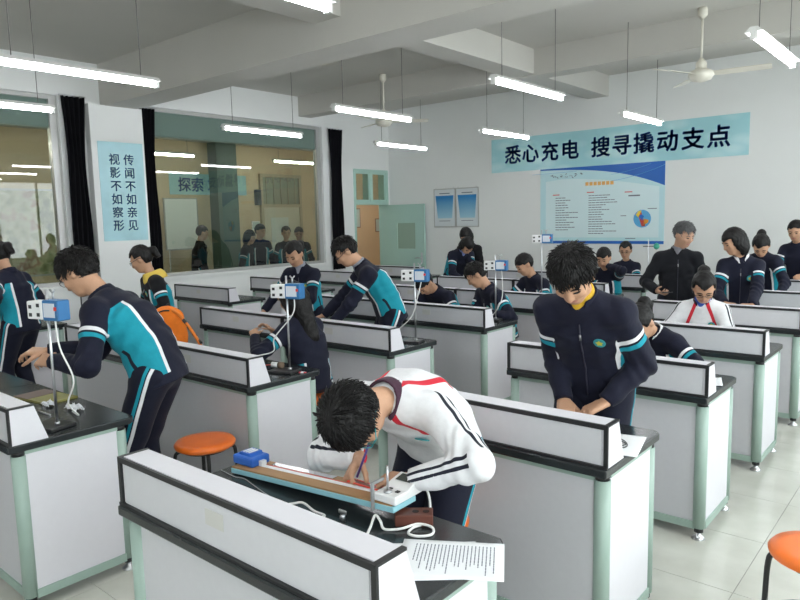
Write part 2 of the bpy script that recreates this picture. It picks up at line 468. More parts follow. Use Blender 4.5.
    lf = MB().box(0, 0.035, -0.53, 0.53, 0.01, 2.08).build('leaf', mat('pale_door', (0.66, 0.62, 0.50), 0.5), e)
    MB().box(0.035, 0.04, -0.33, 0.18, 1.05, 1.85).build('door_pane', mat('bright_pane', (0.70, 0.76, 0.74), 0.2), lf)
    MB().box(0.035, 0.08, 0.42, 0.47, 0.95, 1.1).build('handle', STEEL, lf)
    # a wall box and small notices
    e = empty('wall_speaker', (XW+0.06, 9.5, 2.13)); tag(e, 'small dark wall speaker beside the tan door', 'speaker')
    MB().box(-0.06, 0.06, -0.06, 0.06, 0, 0.34).build('case', mat('dark_box', (0.09, 0.11, 0.12), 0.5), e, bevel=0.01)
    MB().box(0.06, 0.064, -0.045, 0.045, 0.03, 0.31).build('grille', mat('dark_grille', (0.04, 0.05, 0.05), 0.8), e)
    for (y, z, ww, hh, lb) in ((9.45, 1.58, 0.22, 0.2, 'pale blue notice beside the tan door'), (12.72, 1.55, 0.2, 0.5, 'small framed notice on the cream wall seen at the left of the doorway'), (13.5, 1.42, 0.22, 0.36, 'small framed notice on the cream wall seen at the right of the doorway')):
        e = empty('wall_notice', (XW+0.006, y, z)); tag(e, lb, 'notice')
        MB().box(-0.005, 0.006, -ww/2, ww/2, 0, hh).build('frame', mat('notice_frame', (0.35, 0.25, 0.2), 0.5) if y > 10 else PAPER, e)
        MB().box(0.006, 0.008, -ww/2+0.025, ww/2-0.025, 0.025, hh-0.025).build('sheet', mat('notice_sheet', (0.55, 0.68, 0.68), 0.6), e)
build_side_room()

# ------------------------------------------------------------------ banner and posters of the classroom
def build_prints():
    y = YB
    e = empty('wall_banner', (-4.49, y-0.004, 2.515)); tag(e, 'long pale blue slogan banner on the back wall', 'banner')
    bm_ = bpy.data.materials.new('banner_print'); bm_.use_nodes = True
    nt = bm_.node_tree; b = nt.nodes['Principled BSDF']; b.inputs['Roughness'].default_value = 0.28
    tc = nt.nodes.new('ShaderNodeTexCoord'); n = nt.nodes.new('ShaderNodeTexVoronoi'); n.inputs['Scale'].default_value = 2.6
    n.feature = 'F1'; mp = nt.nodes.new('ShaderNodeMapping'); mp.inputs['Rotation'].default_value = (0, 0.6, 0); mp.inputs['Scale'].default_value = (1, 1, 2.2)
    nt.links.new(tc.outputs['Object'], mp.inputs[0]); nt.links.new(mp.outputs[0], n.inputs['Vector'])
    rp = nt.nodes.new('ShaderNodeValToRGB')
    rp.color_ramp.elements[0].position = 0.2; rp.color_ramp.elements[0].color = (0.50, 0.75, 0.78, 1)
    rp.color_ramp.elements[1].position = 0.55; rp.color_ramp.elements[1].color = (0.36, 0.66, 0.71, 1)
    nt.links.new(n.outputs['Distance'], rp.inputs[0]); nt.links.new(rp.outputs[0], b.inputs['Base Color'])
    MB().box(-2.07, 2.07, -0.004, 0.004, 0, 0.57).build('sheet', bm_, e)
    cx = [-1.64, -1.30, -0.94, -0.58, -0.06, 0.28, 0.62, 0.97, 1.33, 1.68]
    for ch, x in zip('悉心充电搜寻撬动支点', cx):
        text(ch, 0.325, (x, -0.005, 0.165), (PI/2, 0, 0), NAVYINK, e, name='character', bold=0.008)
    # big blue notice board
    e = empty('wall_poster', (-4.57, y-0.005, 1.285)); tag(e, 'large pale blue information poster with a globe under the banner', 'poster')
    pale = mat('poster_pale', (0.54, 0.78, 0.82), 0.4, noise=0.08, scale=2)
    paler = mat('poster_paler', (0.70, 0.86, 0.88), 0.4, noise=0.03, scale=3)
    deep = mat('poster_blue', (0.012, 0.13, 0.50), 0.4); mid = mat('poster_midblue', (0.10, 0.40, 0.70), 0.4)
    MB().box(-1.03, 1.03, -0.003, 0.005, 0, 1.23).build('sheet', pale, e)
    MB().box(-1.03, 1.03, -0.005, -0.003, 0, 0.045).build('bottom_bar', deep, e)
    def curve(a, b, n=16): return [(a[0]+(b[0]-a[0])*t/n, a[1]+(b[1]-a[1])*(t/n)**2) for t in range(n+1)]
    top = [(1.03, 1.23), (-1.03, 1.23), (-1.03, 1.215)]+curve((-0.9, 1.20), (1.03, 0.86))
    top = [(-1.03, 1.23), (-1.03, 1.21)]+[(-1.03+2.06*t/20, 1.21-0.05*(t/20)-0.29*(t/20)**3) for t in range(1, 21)]+[(1.03, 1.23)]
    MB().prism(top, 'y', -0.0045, -0.003).build('blue_wave', deep, e)
    for (k, s) in ((0.0, 0.006), (0.10, 0.005), (-0.12, 0.004)):
        pts = [(0.2+0.83*t/12, -0.0055, 0.98+k+0.2*(t/12)**2+0.02*math.sin(t/12*PI)) for t in range(13)]
        pts = [p for p in pts if p[2] < 1.22]
        MB().tube(pts, s*0.5, 6).build('wave_line', mid, e)
    inner = [(-0.93, 0.10), (0.95, 0.10), (0.95, 0.86)]+[(0.95-1.6*t/12, 0.86+0.19*math.sin(t/12*PI/2)) for t in range(1, 13)]+[(-0.93, 1.02)]
    MB().prism(inner, 'y', -0.004, -0.003).build('text_field', paler, e)
    MB().lathe([(0.03, 0), (0.03, 0.001)], n=12).build('badge', mat('badge_yellow', (0.75, 0.68, 0.08), 0.5), e)
    bd = e.children[-1]; bd.location = (-0.90, -0.004, 1.10); bd.rotation_euler = (PI/2, 0, 0)
    rnd = random.Random(5)
    hw = MB()
    for k in range(7):
        x = -0.82+k*0.088
        for q in range(3):
            a = (x+rnd.uniform(-0.02, 0.02), -0.006, 1.10+rnd.uniform(-0.02, 0.02)); b_ = (a[0]+rnd.uniform(-0.03, 0.03), -0.006, a[2]+rnd.uniform(-0.025, 0.025))
            hw.tube([a, b_], 0.005, 5)
    hw.build('handwriting', INK, e)
    t = MB()
    for k in range(7): t.box(-0.225+k*0.069, -0.225+k*0.069+0.052, -0.006, -0.004, 0.925, 0.98)
    t.build('orange_heading', mat('orange_print', (0.85, 0.45, 0.12), 0.5), e)
    lines = MB()
    for (x0, zt, nl, wmin, wmax) in ((-0.78, 0.74, 14, 0.18, 0.42), (-0.20, 0.76, 17, 0.2, 0.47)):
        for k in range(nl):
            w = rnd.uniform(wmin, wmax); z = zt-k*(0.56 if nl < 15 else 0.64)/nl
            x = x0+0.03
            while x < x0+w:
                d = rnd.uniform(0.03, 0.07); lines.box(x, x+d, -0.0052, -0.004, z, z+0.011); x += d+0.006
    lines.box(0.48, 0.66, -0.0052, -0.004, 0.73, 0.75).box(0.78, 0.92, -0.0052, -0.004, 0.53, 0.54).box(0.36, 0.45, -0.0052, -0.004, 0.43, 0.44).box(0.44, 0.6, -0.0052, -0.004, 0.08, 0.09)
    lines.build('text_lines', INK, e)['kind'] = 'stuff'
    rl = MB()
    for x, z in ((-0.80, 0.79), (-0.20, 0.81), (0.42, 0.79)): rl.box(x, x+0.12, -0.0052, -0.004, z, z+0.016)
    rl.build('red_heading', mat('red_print', (0.65, 0.12, 0.12), 0.5), e)
    g = MB().lathe([(0.135, 0), (0.135, 0.002)], n=28).build('globe', mid, e); g.location = (0.70, -0.004, 0.385); g.rotation_euler = (PI/2, 0, 0)
    MB().prism([(-0.075, 0.09), (-0.005, -0.12), (0.05, -0.11), (-0.02, 0.12)], 'z', 0.002, 0.003).build('globe_red', mat('globe_red', (0.55, 0.06, 0.03), 0.5), g)
    MB().prism([(-0.10, 0.06), (-0.06, 0.02), (-0.01, 0.125), (-0.06, 0.115)], 'z', 0.002, 0.0035).build('globe_yellow', mat('globe_yellow', (0.85, 0.62, 0.05), 0.5), g)
    MB().prism([(0.03, 0.0), (0.02, -0.10), (0.09, -0.06), (0.10, -0.02)], 'z', 0.002, 0.003).build('globe_orange', mat('globe_orange', (0.85, 0.35, 0.03), 0.5), g)
    MB().prism([(-0.05, 0.03), (0.0, -0.03), (0.03, 0.04), (-0.02, 0.07)], 'z', 0.003, 0.004).build('globe_navy', deep, g)
    # two small framed notices
    grad = bpy.data.materials.new('blue_gradient_print'); grad.use_nodes = True
    nt = grad.node_tree; b = nt.nodes['Principled BSDF']; b.inputs['Roughness'].default_value = 0.4
    tc = nt.nodes.new('ShaderNodeTexCoord'); sp = nt.nodes.new('ShaderNodeSeparateXYZ'); nt.links.new(tc.outputs['Generated'], sp.inputs[0])
    rp = nt.nodes.new('ShaderNodeValToRGB')
    rp.color_ramp.elements[0].position = 0.0; rp.color_ramp.elements[0].color = (0.36, 0.62, 0.72, 1)
    rp.color_ramp.elements[1].position = 0.9; rp.color_ramp.elements[1].color = (0.02, 0.22, 0.52, 1)
    nt.links.new(sp.outputs['Z'], rp.inputs[0]); nt.links.new(rp.outputs[0], b.inputs['Base Color'])
    for (x, lb) in ((-7.60, 'framed blue notice nearest the open mint door'), (-7.09, 'framed blue notice right of its twin, away from the door')):
        e = empty('framed_notice', (x, y-0.008, 1.575)); tag(e, lb, 'notice', 'pair of framed blue notices')
        m = MB()
        m.box(-0.25, 0.25, -0.008, 0.008, 0, 0.02).box(-0.25, 0.25, -0.008, 0.008, 0.70, 0.72).box(-0.25, -0.235, -0.008, 0.008, 0.02, 0.70).box(0.235, 0.25, -0.008, 0.008, 0.02, 0.70)
        m.build('frame', ALU, e)
        MB().box(-0.235, 0.235, -0.003, 0.006, 0.02, 0.70).build('sheet', mat('notice_grey', (0.66, 0.70, 0.72), 0.35), e)
        MB().prism([(-0.16, 0.17), (0.17, 0.17), (0.205, 0.59), (-0.21, 0.59)], 'y', -0.005, -0.003).build('print', grad, e)
        MB().box(-0.12, 0.12, -0.005, -0.003, 0.62, 0.637).box(-0.13, 0.13, -0.005, -0.003, 0.115, 0.125).build('text_lines', INK, e)['kind'] = 'stuff'
        for s in (-1, 1): MB().tube([(s*0.2, 0, 0.72), (s*0.2, 0, 0.745)], 0.006, 6).build('hanger', STEEL, e)
    # vertical calligraphy poster on the pillar
    px = XL+0.13
    e = empty('wall_poster', (px+0.003, 4.655, 1.545)); tag(e, 'pale blue vertical poster with two columns of characters on the pillar', 'poster')
    MB().box(-0.003, 0.002, -0.315, 0.315, 0, 1.315).build('sheet', mat('pillar_poster', (0.40, 0.66, 0.72), 0.4, noise=0.22, scale=2.5), e)
    ink2 = mat('slate_blue_print', (0.035, 0.11, 0.30), 0.5)
    for col, yy in (('视影不如察形', -0.10), ('传闻不如亲见', 0.105)):
        for k, ch in enumerate(col):
            text(ch, 0.155, (0.003, yy, 1.03-k*0.176), (PI/2, 0, PI/2), ink2, e, name='character', bold=0.002)
build_prints()

# ------------------------------------------------------------------ fluorescent lights and fans
def build_lights():
    def proto():
        e = empty('tube_light', (0, 0, 0))
        MB().prism([(-0.055, 0.018), (0.055, 0.018), (0.022, 0.05), (-0.022, 0.05)], 'y', -0.61, 0.61).build('housing', WHITEM, e)
        MB().tube([(0, -0.585, -0.005), (0, 0.585, -0.005)], 0.017, 12).build('tube', TUBE, e)
        for s in (-1, 1):
            MB().box(-0.02, 0.02, s*0.585, s*0.612, -0.026, 0.022).build('lamp_holder', WHITEM, e)
        return e
    p = proto(); note_kids(p)
    hang = mat('hanger_wire', (0.16, 0.15, 0.14), 0.6)
    names = {(-6.8, 1): 'left column', (-4.92, 1): '', }
    used = False
    colw = {-6.8: 'nearest the windowed wall', -4.95: 'second from the windowed wall', -3.08: 'third from the windowed wall', -1.14: 'furthest from the windowed wall'}
    roww = {-0.9: 'unseen row added for light behind the viewer', 2.5: 'front row', 5.47: 'middle row', 8.13: 'back row by the banner'}  # the row at the viewer's back is out of view, added for its light
    for x in colw:
        for yc in roww:
            z = 2.86
            xx, yy = x, yc
            if yc == 2.5 and x == -3.08: xx, yy = -2.66, 2.0
            if yc == 2.5 and x == -4.95: xx, yy = -5.05, 2.40
            if yc == 2.5 and x == -6.8: yy = 2.33
            o = p if not used else copy_tree(p); used = True
            o.location = (xx, yy, z)
            tag(o, 'lit hanging fluorescent tube, %s, %s' % (roww[yc], colw[x]), 'light', 'hanging fluorescent tubes')
            for s in (-1, 1):
                wy = yy+s*0.47
                zt = ZC
                if 4.48 < wy < 4.93: zt = 3.325
                if 7.97 < wy < 8.25 or 0.9 < wy < 1.18: zt = 3.54
                wr = MB().tube([(0, s*0.47, 0.05), (0, s*0.47, zt-z)], 0.0035, 5).build('wire', hang, o)
    for (x, yy, lb) in ((-10.7, 3.2, 'nearest the left window'), (-10.7, 6.4, 'in front of the whiteboard'), (-10.7, 9.4, 'by the tan door'), (-10.7, 12.6, 'beyond the open doorway')):  # tubes added to brighten the room behind the glass and the doorway
        o = copy_tree(p); o.location = (x, yy, 2.95)
        for ch in o.children:
            if ch.name.startswith('tube'):
                ch.data = ch.data.copy(); ch.data.materials[0] = mat('added_warm_tube', (0.9, 0.9, 0.9), 0.4, emit=((1.0, 0.93, 0.82), TUBE_POWER*1.7))
        tag(o, 'hanging tube added to light the room behind the glass, '+lb, 'light', 'added tubes behind the glass')
        for s in (-1, 1): MB().tube([(0, s*0.47, 0.05), (0, s*0.47, 0.45)], 0.0035, 5).build('wire', hang, o)
    fanm = mat('fan_cream', (0.72, 0.69, 0.60), 0.4)
    for (x, yy, rot, lb) in ((-2.30, 7.70, 8, 'cream ceiling fan with long thin blades right of the banner centre'), (-6.78, 7.70, 40, 'cream ceiling fan above the far left desks near the door')):
        e = empty('overhead_fan', (x, yy, 3.19)); tag(e, lb, 'fan', 'ceiling fans')
        MB().tube([(0, 0, 0.05), (0, 0, 0.68)], 0.012, 10).build('rod', fanm, e)
        MB().lathe([(0.02, 0.57), (0.05, 0.60), (0.05, 0.66), (0.045, 0.68)], n=16).build('ceiling_cup', fanm, e)
        MB().lathe([(0.02, 0.17), (0.055, 0.12), (0.055, 0.06)], n=16).build('lower_cup', fanm, e)
        MB().lathe([(0.03, -0.075), (0.10, -0.055), (0.13, -0.01), (0.125, 0.03), (0.06, 0.06)], n=24).build('motor', fanm, e)
        for k in range(3):
            b = MB()
            vs = []; fs = []
            for i in range(9):
                r = 0.11+0.55*i/8; w = 0.035+0.03*min(1, i/2)*(1 if i < 8 else 0.6)
                for q in ((-w, 0.016), (w, -0.010)):
                    vs += [(r, q[0], q[1]+0.003), (r, q[0], q[1]-0.003)]
            for i in range(8):
                a = i*4; c = a+4
                fs += [(a, a+2, c+2, c), (a+1, c+1, c+3, a+3), (a, c, c+1, a+1), (a+2, a+3, c+3, c+2)]
            fs += [(0, 1, 3, 2), (32, 34, 35, 33)]
            b.add(vs, fs)
            o = b.build('blade', fanm, e); o.rotation_euler = (0, 0, math.radians(rot+120*k))
build_lights()

# ------------------------------------------------------------------ lab desks
DY = [1.055, 2.345, 3.605, 4.85, 6.09, 7.34, 8.59]
def desk_proto():
    e = empty('lab_desk', (0, 0, 0))
    MB().prism([(-0.6, 0.0), (0.6, 0.0), (0.6, 0.57), (0.57, 0.60), (-0.57, 0.60), (-0.6, 0.57)], 'z', 0.757, 0.792).build('worktop', TOP, e, bevel=0.006, seg=2)
    # hutch along the front edge
    h = MB().prism([(0.022, 0.792), (0.178, 0.792), (0.125, 0.957), (0.022, 0.957)], 'x', -0.596, 0.596).build('hutch', LAMW, e)
    MB().box(-0.572, 0.572, 0.018, 0.022, 0.803, 0.945).build('front_face', LAM, h)
    MB().box(-0.584, 0.584, 0.028, 0.120, 0.957, 0.962).build('cap_board', LAMW, h)
    ed = MB().box(-0.6, 0.6, 0.012, 0.022, 0.945, 0.963).box(-0.6, -0.584, 0.012, 0.022, 0.792, 0.945).box(0.584, 0.6, 0.012, 0.022, 0.792, 0.945).box(-0.6, 0.6, 0.008, 0.022, 0.792, 0.802)
    for s in (-1, 1): ed.box(s*0.600, s*0.584, 0.022, 0.125, 0.955, 0.963)
    ed.build('edging', BLK, h)
    st = MB().box(-0.09, 0.0, 0.0165, 0.018, 0.865, 0.915).build('sticker', mat('faded_sticker', (0.575, 0.57, 0.545), 0.6), h)
    # carcase
    MB().box(-0.545, 0.545, 0.045, 0.060, 0.095, 0.728).build('front_panel', LAM, e)
    for s in (-1, 1):
        MB().box(s*0.572, s*0.584, 0.075, 0.505, 0.095, 0.740).build('end_panel', LAMW, e)
    MB().box(-0.545, 0.545, 0.040, 0.062, 0.728, 0.757).build('top_rail', GRN, e)
    MB().box(-0.545, 0.545, 0.036, 0.062, 0.055, 0.095).build('bottom_rail', GRN, e)
    for s in (-1, 1):
        MB().box(s*0.568, s*0.590, 0.075, 0.505, 0.740, 0.757).build('top_rail', GRN, e)
        MB().box(s*0.568, s*0.592, 0.075, 0.505, 0.055, 0.095).build('bottom_rail', GRN, e)
        for yy in (0.055, 0.525):
            MB().lathe([(0.032, 0.065), (0.032, 0.735)], (s*0.563, yy, 0), n=16).build('post', GRN, e)
            pt = e.children[-1]
            MB().lathe([(0.028, 0.735), (0.028, 0.757)], (s*0.563, yy, 0), n=14).build('cap', BLK, pt)
            MB().lathe([(0.034, 0.0), (0.034, 0.006), (0.022, 0.018), (0.012, 0.024), (0.012, 0.04)], (s*0.563, yy, 0), n=16).build('foot', STEEL, pt)
            MB().lathe([(0.024, 0.04), (0.024, 0.065)], (s*0.563, yy, 0), n=12).build('collar', BLK, pt)
    return e
def place_desks():
    p = desk_proto(); note_kids(p); used = False
    rows = ['first row nearest the viewer', 'second row', 'third row', 'fourth row', 'fifth row', 'sixth row', 'last row by the back wall']
    cols = {-1.60: 'by the right aisle', -3.78: 'right unit of the middle block', -4.985: 'left unit of the middle block', -7.47: 'by the windowed wall'}
    for x, cw in cols.items():
        for r, y in enumerate(DY):
            if x < -4.5 and r == 0: pass
            o = p if not used else copy_tree(p); used = True
            o.location = (x, y, 0)
            tag(o, 'black-topped grey lab desk, %s, %s' % (rows[r], cw), 'desk', 'lab desks')
place_desks()

# ------------------------------------------------------------------ stools
def stool(x, y, label, legs_rot=0.0):
    e = empty('stool', (x, y, 0), legs_rot); tag(e, label, 'stool', 'orange stools')
    MB().lathe([(0.10, 0.455), (0.155, 0.455), (0.172, 0.465), (0.176, 0.48), (0.165, 0.493), (0.12, 0.497), (0.0005, 0.492)], n=32).build('seat', ORANGE, e)
    MB().lathe([(0.12, 0.44), (0.13, 0.44), (0.13, 0.455), (0.12, 0.455)], n=24).build('seat_ring', BLKMET, e)
    for k in range(4):
        a = PI/4+k*PI/2
        c, s = math.cos(a), math.sin(a)
        pts = bez([(0.10*c, 0.10*s, 0.447), (0.155*c, 0.155*s, 0.44), (0.172*c, 0.172*s, 0.40), (0.178*c, 0.178*s, 0.25), (0.185*c, 0.185*s, 0.012)], 5)
        lg = MB().tube(pts, 0.011, 8).build('leg', BLKMET, e)
        MB().lathe([(0.015, 0), (0.015, 0.02)], (0.185*c, 0.185*s, 0), n=10).build('rubber_foot', BLK, lg)
    MB().tube([(0.175*math.cos(2*PI*k/24), 0.175*math.sin(2*PI*k/24), 0.19) for k in range(25)], 0.007, 6, caps=False).build('foot_ring', BLKMET, e)
stool(-3.36, 2.16, 'orange round stool beside the second desk row, left of the blue box', 0.3)
stool(-0.36, 2.80, 'orange round stool at the right edge in the aisle', 0.9)
stool(-1.70, 2.15, 'orange round stool mostly hidden behind the nearest desk', 0.2)

# ------------------------------------------------------------------ people: implicit surfaces turned into meshes
def V(*a): return np.array(a, float)
def nrm(v):
    v = np.asarray(v, float); return v/(np.linalg.norm(v)+1e-12)
UP = V(0, 0, 1)
def smin(a, b, k):
    if k <= 0: return np.minimum(a, b)
    h = np.clip(0.5+0.5*(b-a)/k, 0, 1)
    return b*(1-h)+a*h-k*h*(1-h)

class RC:           # round cone
    def __init__(s, a, b, r1, r2, k=0.02):
        s.a, s.b, s.r1, s.r2, s.k = V(*a), V(*b), r1, r2, k
        m = max(r1, r2)+k
        s.lo = np.minimum(s.a, s.b)-m; s.hi = np.maximum(s.a, s.b)+m
        s.ba = s.b-s.a; s.l2 = max(float(s.ba@s.ba), 1e-9)
    def d(s, P):
        t = np.clip((P-s.a)@s.ba/s.l2, 0, 1)
        return np.linalg.norm(P-s.a-t[..., None]*s.ba, axis=-1)-(s.r1+(s.r2-s.r1)*t)
class EL:           # oriented ellipsoid
    def __init__(s, c, ax, rad, k=0.02):
        s.c, s.ax, s.rad, s.k = V(*c), np.array(ax, float), V(*rad), k
        m = max(rad)+k; s.lo = s.c-m; s.hi = s.c+m
    def d(s, P):
        q = (P-s.c)@s.ax.T
        k0 = np.linalg.norm(q/s.rad, axis=-1); k1 = np.linalg.norm(q/(s.rad**2), axis=-1)
        return k0*(k0-1)/np.maximum(k1, 1e-6)
class TORSO:        # elliptical tube along the spine
    def __init__(s, pts, rad, rights, k=0.04):
        s.p = [V(*p) for p in pts]; s.rad = rad; s.rt = rights; s.k = k
        m = max(max(r) for r in rad)+k
        s.lo = np.min(s.p, axis=0)-m; s.hi = np.max(s.p, axis=0)+m
    def local(s, P):
        best = None
        n = len(s.p)-1
        for i in range(n):
            a, b = s.p[i], s.p[i+1]; ba = b-a; L = np.linalg.norm(ba); w = ba/L
            tt = (P-a)@w/L; t = np.clip(tt, 0, 1)
            r = nrm(s.rt[i]+s.rt[i+1]); r = nrm(r-w*(r@w)); f = np.cross(w, r)
            q = P-a-t[..., None]*ba
            x, y, e = q@r, q@f, np.abs(tt-t)*L
            rx = s.rad[i][0]+(s.rad[i+1][0]-s.rad[i][0])*t; ry = s.rad[i][1]+(s.rad[i+1][1]-s.rad[i][1])*t
            p3 = (np.abs(x/rx)**2.4+np.abs(y/ry)**2.4)**(1/2.4)
            d = (np.sqrt(p3**2+(e/(0.7*ry))**2)-1)*np.minimum(rx, ry)
            v = (i+t)/n
            cur = np.stack([d, x, y, v, x/rx, y/ry], -1)
            best = cur if best is None else np.where(cur[..., :1] < best[..., :1], cur, best)
        return best
    def d(s, P): return s.local(P)[..., 0]

def evalp(prims, P, margin):
    """P: (nb, m, 3) points by block."""
    D = np.full(P.shape[:2], 9.0)
    lo = P.min(1); hi = P.max(1)
    for p in prims:
        m = np.all((lo < p.hi+margin) & (hi > p.lo-margin), axis=1)
        if m.any():
            sub = D[m]; dd = p.d(P[m])
            D[m] = smin(sub, dd, p.k)
    return D

def isomesh(prims, h, post=None, pad=0.03):
    lo = np.min([p.lo for p in prims], axis=0)-pad; hi = np.max([p.hi for p in prims], axis=0)+pad
    B = 4; H = h*B
    nb = np.ceil((hi-lo)/H).astype(int)+1
    g = np.stack(np.meshgrid(*[np.arange(n) for n in nb], indexing='ij'), -1)
    cen = lo+(g+0.5)*H-h/2
    C = cen.reshape(-1, 1, 3)
    # group the coarse points along z so culling pays
    Cz = cen.reshape(-1, nb[2], 3)
    D = evalp(prims, Cz, H).reshape(-1)
    if post: D = post(C.reshape(-1, 3), D)
    act = np.abs(D) < H*1.45+0.02
    off = np.stack(np.meshgrid(*[np.arange(B)]*3, indexing='ij'), -1).reshape(-1, 3)
    gi = g.reshape(-1, 3)[act]
    P = lo+(gi[:, None, :]*B+off[None])*h
    F = evalp(prims, P, h*2)
    if post: F = post(P.reshape(-1, 3), F.reshape(-1)).reshape(F.shape)
    full = np.repeat(np.repeat(np.repeat(np.where(D < 0, -1.0, 1.0).reshape(nb), B, 0), B, 1), B, 2)
    idx = gi[:, None, :]*B+off[None]
    full[idx[..., 0], idx[..., 1], idx[..., 2]] = F
    # surface nets
    s = full < 0
    N = np.array(full.shape)-1
    acc = np.zeros(N, np.int8)
    for dx in (0, 1):
        for dy in (0, 1):
            for dz in (0, 1):
                acc += s[dx:N[0]+dx, dy:N[1]+dy, dz:N[2]+dz]
    cells = np.argwhere((acc > 0) & (acc < 8))
    vid = np.full(N, -1, np.int32); vid[tuple(cells.T)] = np.arange(len(cells))
    cor = {}
    for dx in (0, 1):
        for dy in (0, 1):
            for dz in (0, 1):
                cor[(dx, dy, dz)] = full[cells[:, 0]+dx, cells[:, 1]+dy, cells[:, 2]+dz]
    pos = np.zeros((len(cells), 3)); cnt = np.zeros(len(cells))
    for a in cor:
        for ax in range(3):
            if a[ax] == 0:
                b = list(a); b[ax] = 1; b = tuple(b)
                m = (cor[a] < 0) != (cor[b] < 0)
                t = np.where(m, cor[a]/np.where(m, cor[a]-cor[b], 1), 0)
                for q in range(3):
                    pos[:, q] += np.where(m, a[q]+(t if q == ax else 0), 0)
                cnt += m
    verts = lo+(cells+pos/cnt[:, None])*h
    quads = []
    for ax in range(3):
        o1, o2 = [(1, 2), (2, 0), (0, 1)][ax]
        sl0 = [slice(1, N[0]), slice(1, N[1]), slice(1, N[2])]; sl1 = list(sl0)
        sl0[ax] = slice(0, N[ax]); sl1[ax] = slice(1, N[ax]+1)
        e0, e1 = s[tuple(sl0)], s[tuple(sl1)]
        off0 = np.array([1, 1, 1]); off0[ax] = 0
        for inside in (True, False):
            E = np.argwhere((e0 != e1) & (e0 == inside))+off0
            if not len(E): continue
            d1 = np.zeros(3, int); d1[o1] = 1; d2 = np.zeros(3, int); d2[o2] = 1
            q = [vid[tuple((E-d1-d2).T)], vid[tuple((E-d2).T)], vid[tuple(E.T)], vid[tuple((E-d1).T)]]
            q = np.stack(q if inside else q[::-1], 1)
            quads.append(q)
    quads = np.concatenate(quads)
    quads = quads[(quads >= 0).all(1)]
    return verts, quads

def npmesh(name, verts, quads, m, parent, colors=None, origin=None, layers=None):
    me = bpy.data.meshes.new(name)
    v = verts-(origin if origin is not None else 0)
    me.vertices.add(len(v)); me.vertices.foreach_set('co', np.ascontiguousarray(v, np.float32).ravel())
    me.loops.add(quads.size); me.loops.foreach_set('vertex_index', np.ascontiguousarray(quads, np.int32).ravel())
    me.polygons.add(len(quads)); me.polygons.foreach_set('loop_start', np.arange(0, quads.size, 4, dtype=np.int32))
    me.polygons.foreach_set('use_smooth', np.ones(len(quads), bool))
    me.update(calc_edges=True); me.validate()
    if colors is not None:
        at = me.color_attributes.new('garment', 'FLOAT_COLOR', 'POINT')
        at.data.foreach_set('color', np.concatenate([colors, np.ones((len(v), 1))], 1).astype(np.float32).ravel())
    if layers:
        for k, fld in layers.items():
            at = me.attributes.new('layer_'+k, 'FLOAT', 'POINT')
            at.data.foreach_set('value', np.clip(fld, -0.05, 0.05).astype(np.float32))
    me.materials.append(m)
    return link(name, me, parent)

def attr_mat(name, rough, bump, bscale, spec=0.4, sheen=0.0, sss=0.0, layers=()):
    m = bpy.data.materials.new(name); m.use_nodes = True
    nt = m.node_tree; b = nt.nodes['Principled BSDF']
    a = nt.nodes.new('ShaderNodeAttribute'); a.attribute_name = 'garment'
    tc = nt.nodes.new('ShaderNodeTexCoord')
    n = nt.nodes.new('ShaderNodeTexNoise'); n.inputs['Scale'].default_value = bscale; n.inputs['Detail'].default_value = 3
    nt.links.new(tc.outputs['Object'], n.inputs['Vector'])
    mx = nt.nodes.new('ShaderNodeMix'); mx.data_type = 'RGBA'; mx.blend_type = 'MULTIPLY'
    mp = nt.nodes.new('ShaderNodeMapRange'); mp.inputs[3].default_value = 0.9; mp.inputs[4].default_value = 1.1
    cb = nt.nodes.new('ShaderNodeCombineColor')
    nt.links.new(n.outputs['Fac'], mp.inputs[0])
    for i in range(3): nt.links.new(mp.outputs[0], cb.inputs[i])
    mx.inputs[0].default_value = 1.0
    src = a.outputs['Color']
    for key, lc in layers:
        la = nt.nodes.new('ShaderNodeAttribute'); la.attribute_name = 'layer_'+key
        mr = nt.nodes.new('ShaderNodeMapRange'); mr.inputs[1].default_value = 0.0; mr.inputs[2].default_value = 0.0008
        nt.links.new(la.outputs['Fac'], mr.inputs[0])
        ml = nt.nodes.new('ShaderNodeMix'); ml.data_type = 'RGBA'; ml.inputs[7].default_value = (*lc, 1)
        nt.links.new(mr.outputs[0], ml.inputs[0]); nt.links.new(src, ml.inputs[6]); src = ml.outputs[2]
    nt.links.new(src, mx.inputs[6]); nt.links.new(cb.outputs[0], mx.inputs[7])
    nt.links.new(mx.outputs[2], b.inputs['Base Color'])
    b.inputs['Roughness'].default_value = rough; b.inputs['Specular IOR Level'].default_value = spec
    b.inputs['Sheen Weight'].default_value = sheen
    if sss:
        b.inputs['Subsurface Weight'].default_value = sss
        b.inputs['Subsurface Radius'].default_value = (0.01, 0.004, 0.002)
    bp = nt.nodes.new('ShaderNodeBump'); bp.inputs['Strength'].default_value = bump; bp.inputs['Distance'].default_value = 0.006
    nt.links.new(n.outputs['Fac'], bp.inputs['Height']); nt.links.new(bp.outputs['Normal'], b.inputs['Normal'])
    return m

SKINM = attr_mat('skin', 0.5, 0.05, 120, 0.4)
HAIRM = mat('black_hair', (0.007, 0.006, 0.006), 0.5, bump=0.5, bscale=180, spec=0.28, stretch=(1, 1, 0.25))
GREYHAIR = mat('grey_hair', (0.075, 0.075, 0.078), 0.5, bump=0.5, bscale=180, noise=0.4, scale=60)
EYEM = mat('dark_eye', (0.012, 0.009, 0.008), 0.25)
LENS = glass_mat('spectacle_lens', (0.95, 0.96, 0.97), 0.5)
FRAME = mat('spectacle_frame', (0.015, 0.015, 0.018), 0.3)
SHOE = mat('white_trainer', (0.62, 0.62, 0.62), 0.5)
DSHOE = mat('dark_shoe', (0.02, 0.02, 0.022), 0.4)
ZIP = mat('zip_metal', (0.35, 0.35, 0.36), 0.35, metal=0.8)

